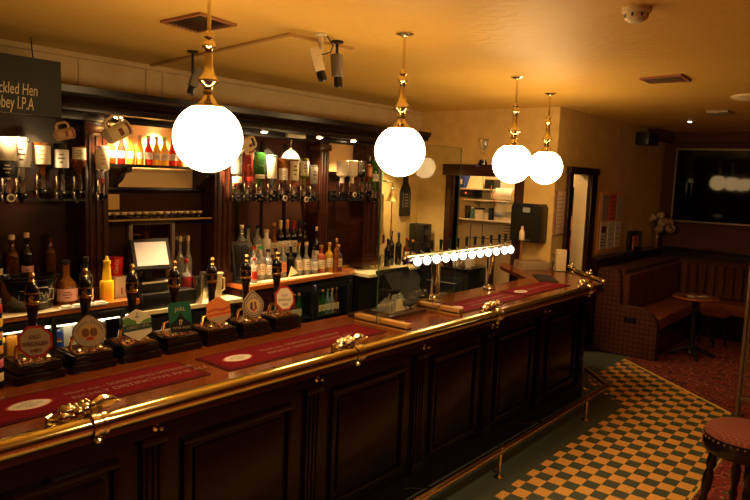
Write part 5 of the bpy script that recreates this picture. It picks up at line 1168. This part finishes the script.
MB().lathe([(0,.68),(.24,.68),(.255,.69),(.255,.70),(.245,.71),(0,.71)], n=32).build('table_top', mat('table top wood', (.30,.085,.025), .3, coat=.5), t, world=False)
MB().lathe([(.10,.665),(.10,.68)], n=16).build('top_plate', BLACK, t, world=False)
MB().lathe([(.06,.05),(.035,.10),(.028,.2),(.034,.36),(.028,.45),(.028,.62),(.06,.665)], n=18).build('pedestal', BLACK, t, world=False)
for i in range(4):
    a = i*pi/2+.5; b = MB(); b.tube([(0,0,.10),(.10*cos(a),.10*sin(a),.085),(.20*cos(a),.20*sin(a),.04),(.27*cos(a),.27*sin(a),.015)], [.03,.028,.022,.015], 8); b.build('foot', BLACK, t, world=False)
for i,(x,y,a,lab) in enumerate(((8.14,1.94,20,'white menu card on the small round table, nearer the settle'),(8.24,1.84,-35,'white menu card on the small round table, nearer the carpet edge'))):
    o_ = MB().box(-.06,-.035,0,.06,.035,.004,mtx=None).build('menu_card', WHITEP); o_.location = (x,y,.717); o_.rotation_euler.z = radians(a); tag(o_, lab, 'card')
t = thing('low_stool', 'low dark stool with a round seat in front of the settle', 'stool', (9.0,1.85,.006))
MB().lathe([(0,.38),(.16,.38),(.18,.40),(.18,.43),(.15,.46),(0,.465)], n=24).build('seat', SEATM, t, world=False)
for i in range(4):
    a = i*pi/2+.3; MB().tube([(.11*cos(a),.11*sin(a),.38),(.15*cos(a),.15*sin(a),0)], [.02,.014], 8).build('leg', BLACK, t, world=False)
# flowers
t = thing('flower_vase', 'slim mirrored vase of pale flowers on the panelling ledge in the corner', 'vase', (9.90,2.885,1.10))
MB().lathe([(0,0),(.035,0),(.035,.01),(.020,.02),(.022,.10),(.030,.22),(.026,.222),(.018,.1),(0,.03)], n=16).build('vase', mat('mosaic silver', (.6,.55,.5), .2, .9, bump=(120,.8)), t, world=False)
PET = mat('cream petals', (.62,.48,.34), .7); PET2 = mat('pinkish petals', (.52,.33,.24), .7); LEAF = mat('flower leaf', (.08,.10,.03), .6)
random.seed(5)
for i,(dx,dz,m,r) in enumerate(((-.20,.42,PET,.075),(-.09,.46,PET,.07),(-.14,.35,PET,.07),(.03,.44,LEAF,.06),(.02,.36,PET2,.085),(.08,.28,PET2,.09),(-.02,.26,PET2,.08),(.14,.36,PET2,.075))):
    c = Vector((dx*.75,-.03-.05*(i%3)-dx*.35,dz)); st = MB().tube([(0,0,.20),c*.6+Vector((0,0,.09)),c], .004, 6).build('stem', LEAF, t, world=False)
    b = MB()
    for k_ in range(34):
        d = Vector((random.gauss(0,1),random.gauss(0,1),random.gauss(0,1))).normalized()
        R = d.to_track_quat('Z','Y').to_matrix(); b.ball(c+d*r*.66, (r*.34,r*.34,r*.12), 7, R)
    b.build('bloom', m, st, world=False)
# partition post + glass at right edge
t = thing('partition_screen', 'slim metal partition post with clear glass at the right edge of the photo', 'partition', (6.33,.98,.006))
POST = mat('grey metal post', (.26,.20,.16), .35, .8)
b = MB(); b.box(6.285,1.035,.006,6.310,1.06,1.75,bev=.003); b.box(6.325,1.02,.006,6.345,1.04,1.75,bev=.003); b.box(6.25,1.0,.006,6.38,1.09,.014,bev=.002); b.build('post', POST, t)
b = MB(); b.box(6.30,-.60,.155,6.325,1.035,.185,bev=.003); b.box(6.30,-.60,1.72,6.325,1.035,1.75,bev=.003); b.box(6.29,-.64,.006,6.335,-.60,1.75,bev=.003); b.build('rail', POST, t)
MB().box(6.310,-.60,.185,6.316,1.035,1.72).build('pane', PANE, t, smooth=False)
# bar stool
t = thing('bar_stool', 'round red-topped bar stool with dark turned legs at bottom right', 'bar stool', (3.665,.556,.006))
MB().lathe([(0,.775),(.10,.772),(.16,.762),(.185,.745),(.192,.725),(.190,.70)], n=36).build('cushion', STOOLM, t, world=False)
b = MB(); b.lathe([(.192,.725),(.196,.715),(.194,.705),(.196,.69),(.196,.655),(.190,.64),(.13,.635),(0,.635)], n=36); b.build('apron', PUMPWOOD, t, world=False)
b = MB()
for i in range(40):
    a = 2*pi*i/40; b.ball((.1955*cos(a),.1955*sin(a),.712), .0055, 6)
b.build('studs', BRASSD, t, world=False)
for i in range(4):
    a = i*pi/2+.35; p0 = Vector((.135*cos(a),.135*sin(a),.64)); p1 = Vector((.205*cos(a),.205*sin(a),0)); pts = [p0.lerp(p1,f) for f in (0,.08,.14,.18,.24,.34,.40,.46,.52,.60,.66,.72,1)]
    MB().tube(pts, [.022,.022,.026,.017,.026,.024,.016,.024,.016,.019,.021,.019,.014], 12).build('leg', PUMPWOOD, t, world=False)
for zf in (.66,.72):
    for i in ((0,2) if zf == .66 else (1,3)):
        a, c = i*pi/2+.35, (i+1)*pi/2+.35; rr = .135+.07*zf; z = .64*(1-zf)
        MB().cyl((rr*cos(a),rr*sin(a),z),(rr*cos(c),rr*sin(c),z), .011, n=10).build('stretcher', PUMPWOOD, t, world=False)
# striped tube at the left edge
t = thing('striped_tube', 'tall dark tube with coloured paper bands at the extreme left of the bar', 'tube', (1.018,2.765,BT))
MB().lathe([(0,0),(.026,0),(.026,.36),(.020,.37),(0,.37)], n=18).build('tube', BLACKG, t, world=False)
for i, m in enumerate((CREAM, mat('pink band', (.70,.16,.28), .5), mat('amber band', (.80,.36,.05), .5), mat('tan band', (.70,.40,.14), .5), mat('yellow band', (.85,.60,.10), .5), REDL)):
    MB().lathe([(.0262,.03+i*.055),(.0275,.032+i*.055),(.0275,.062+i*.055),(.0262,.064+i*.055)], n=18).build('band', m, t, world=False)
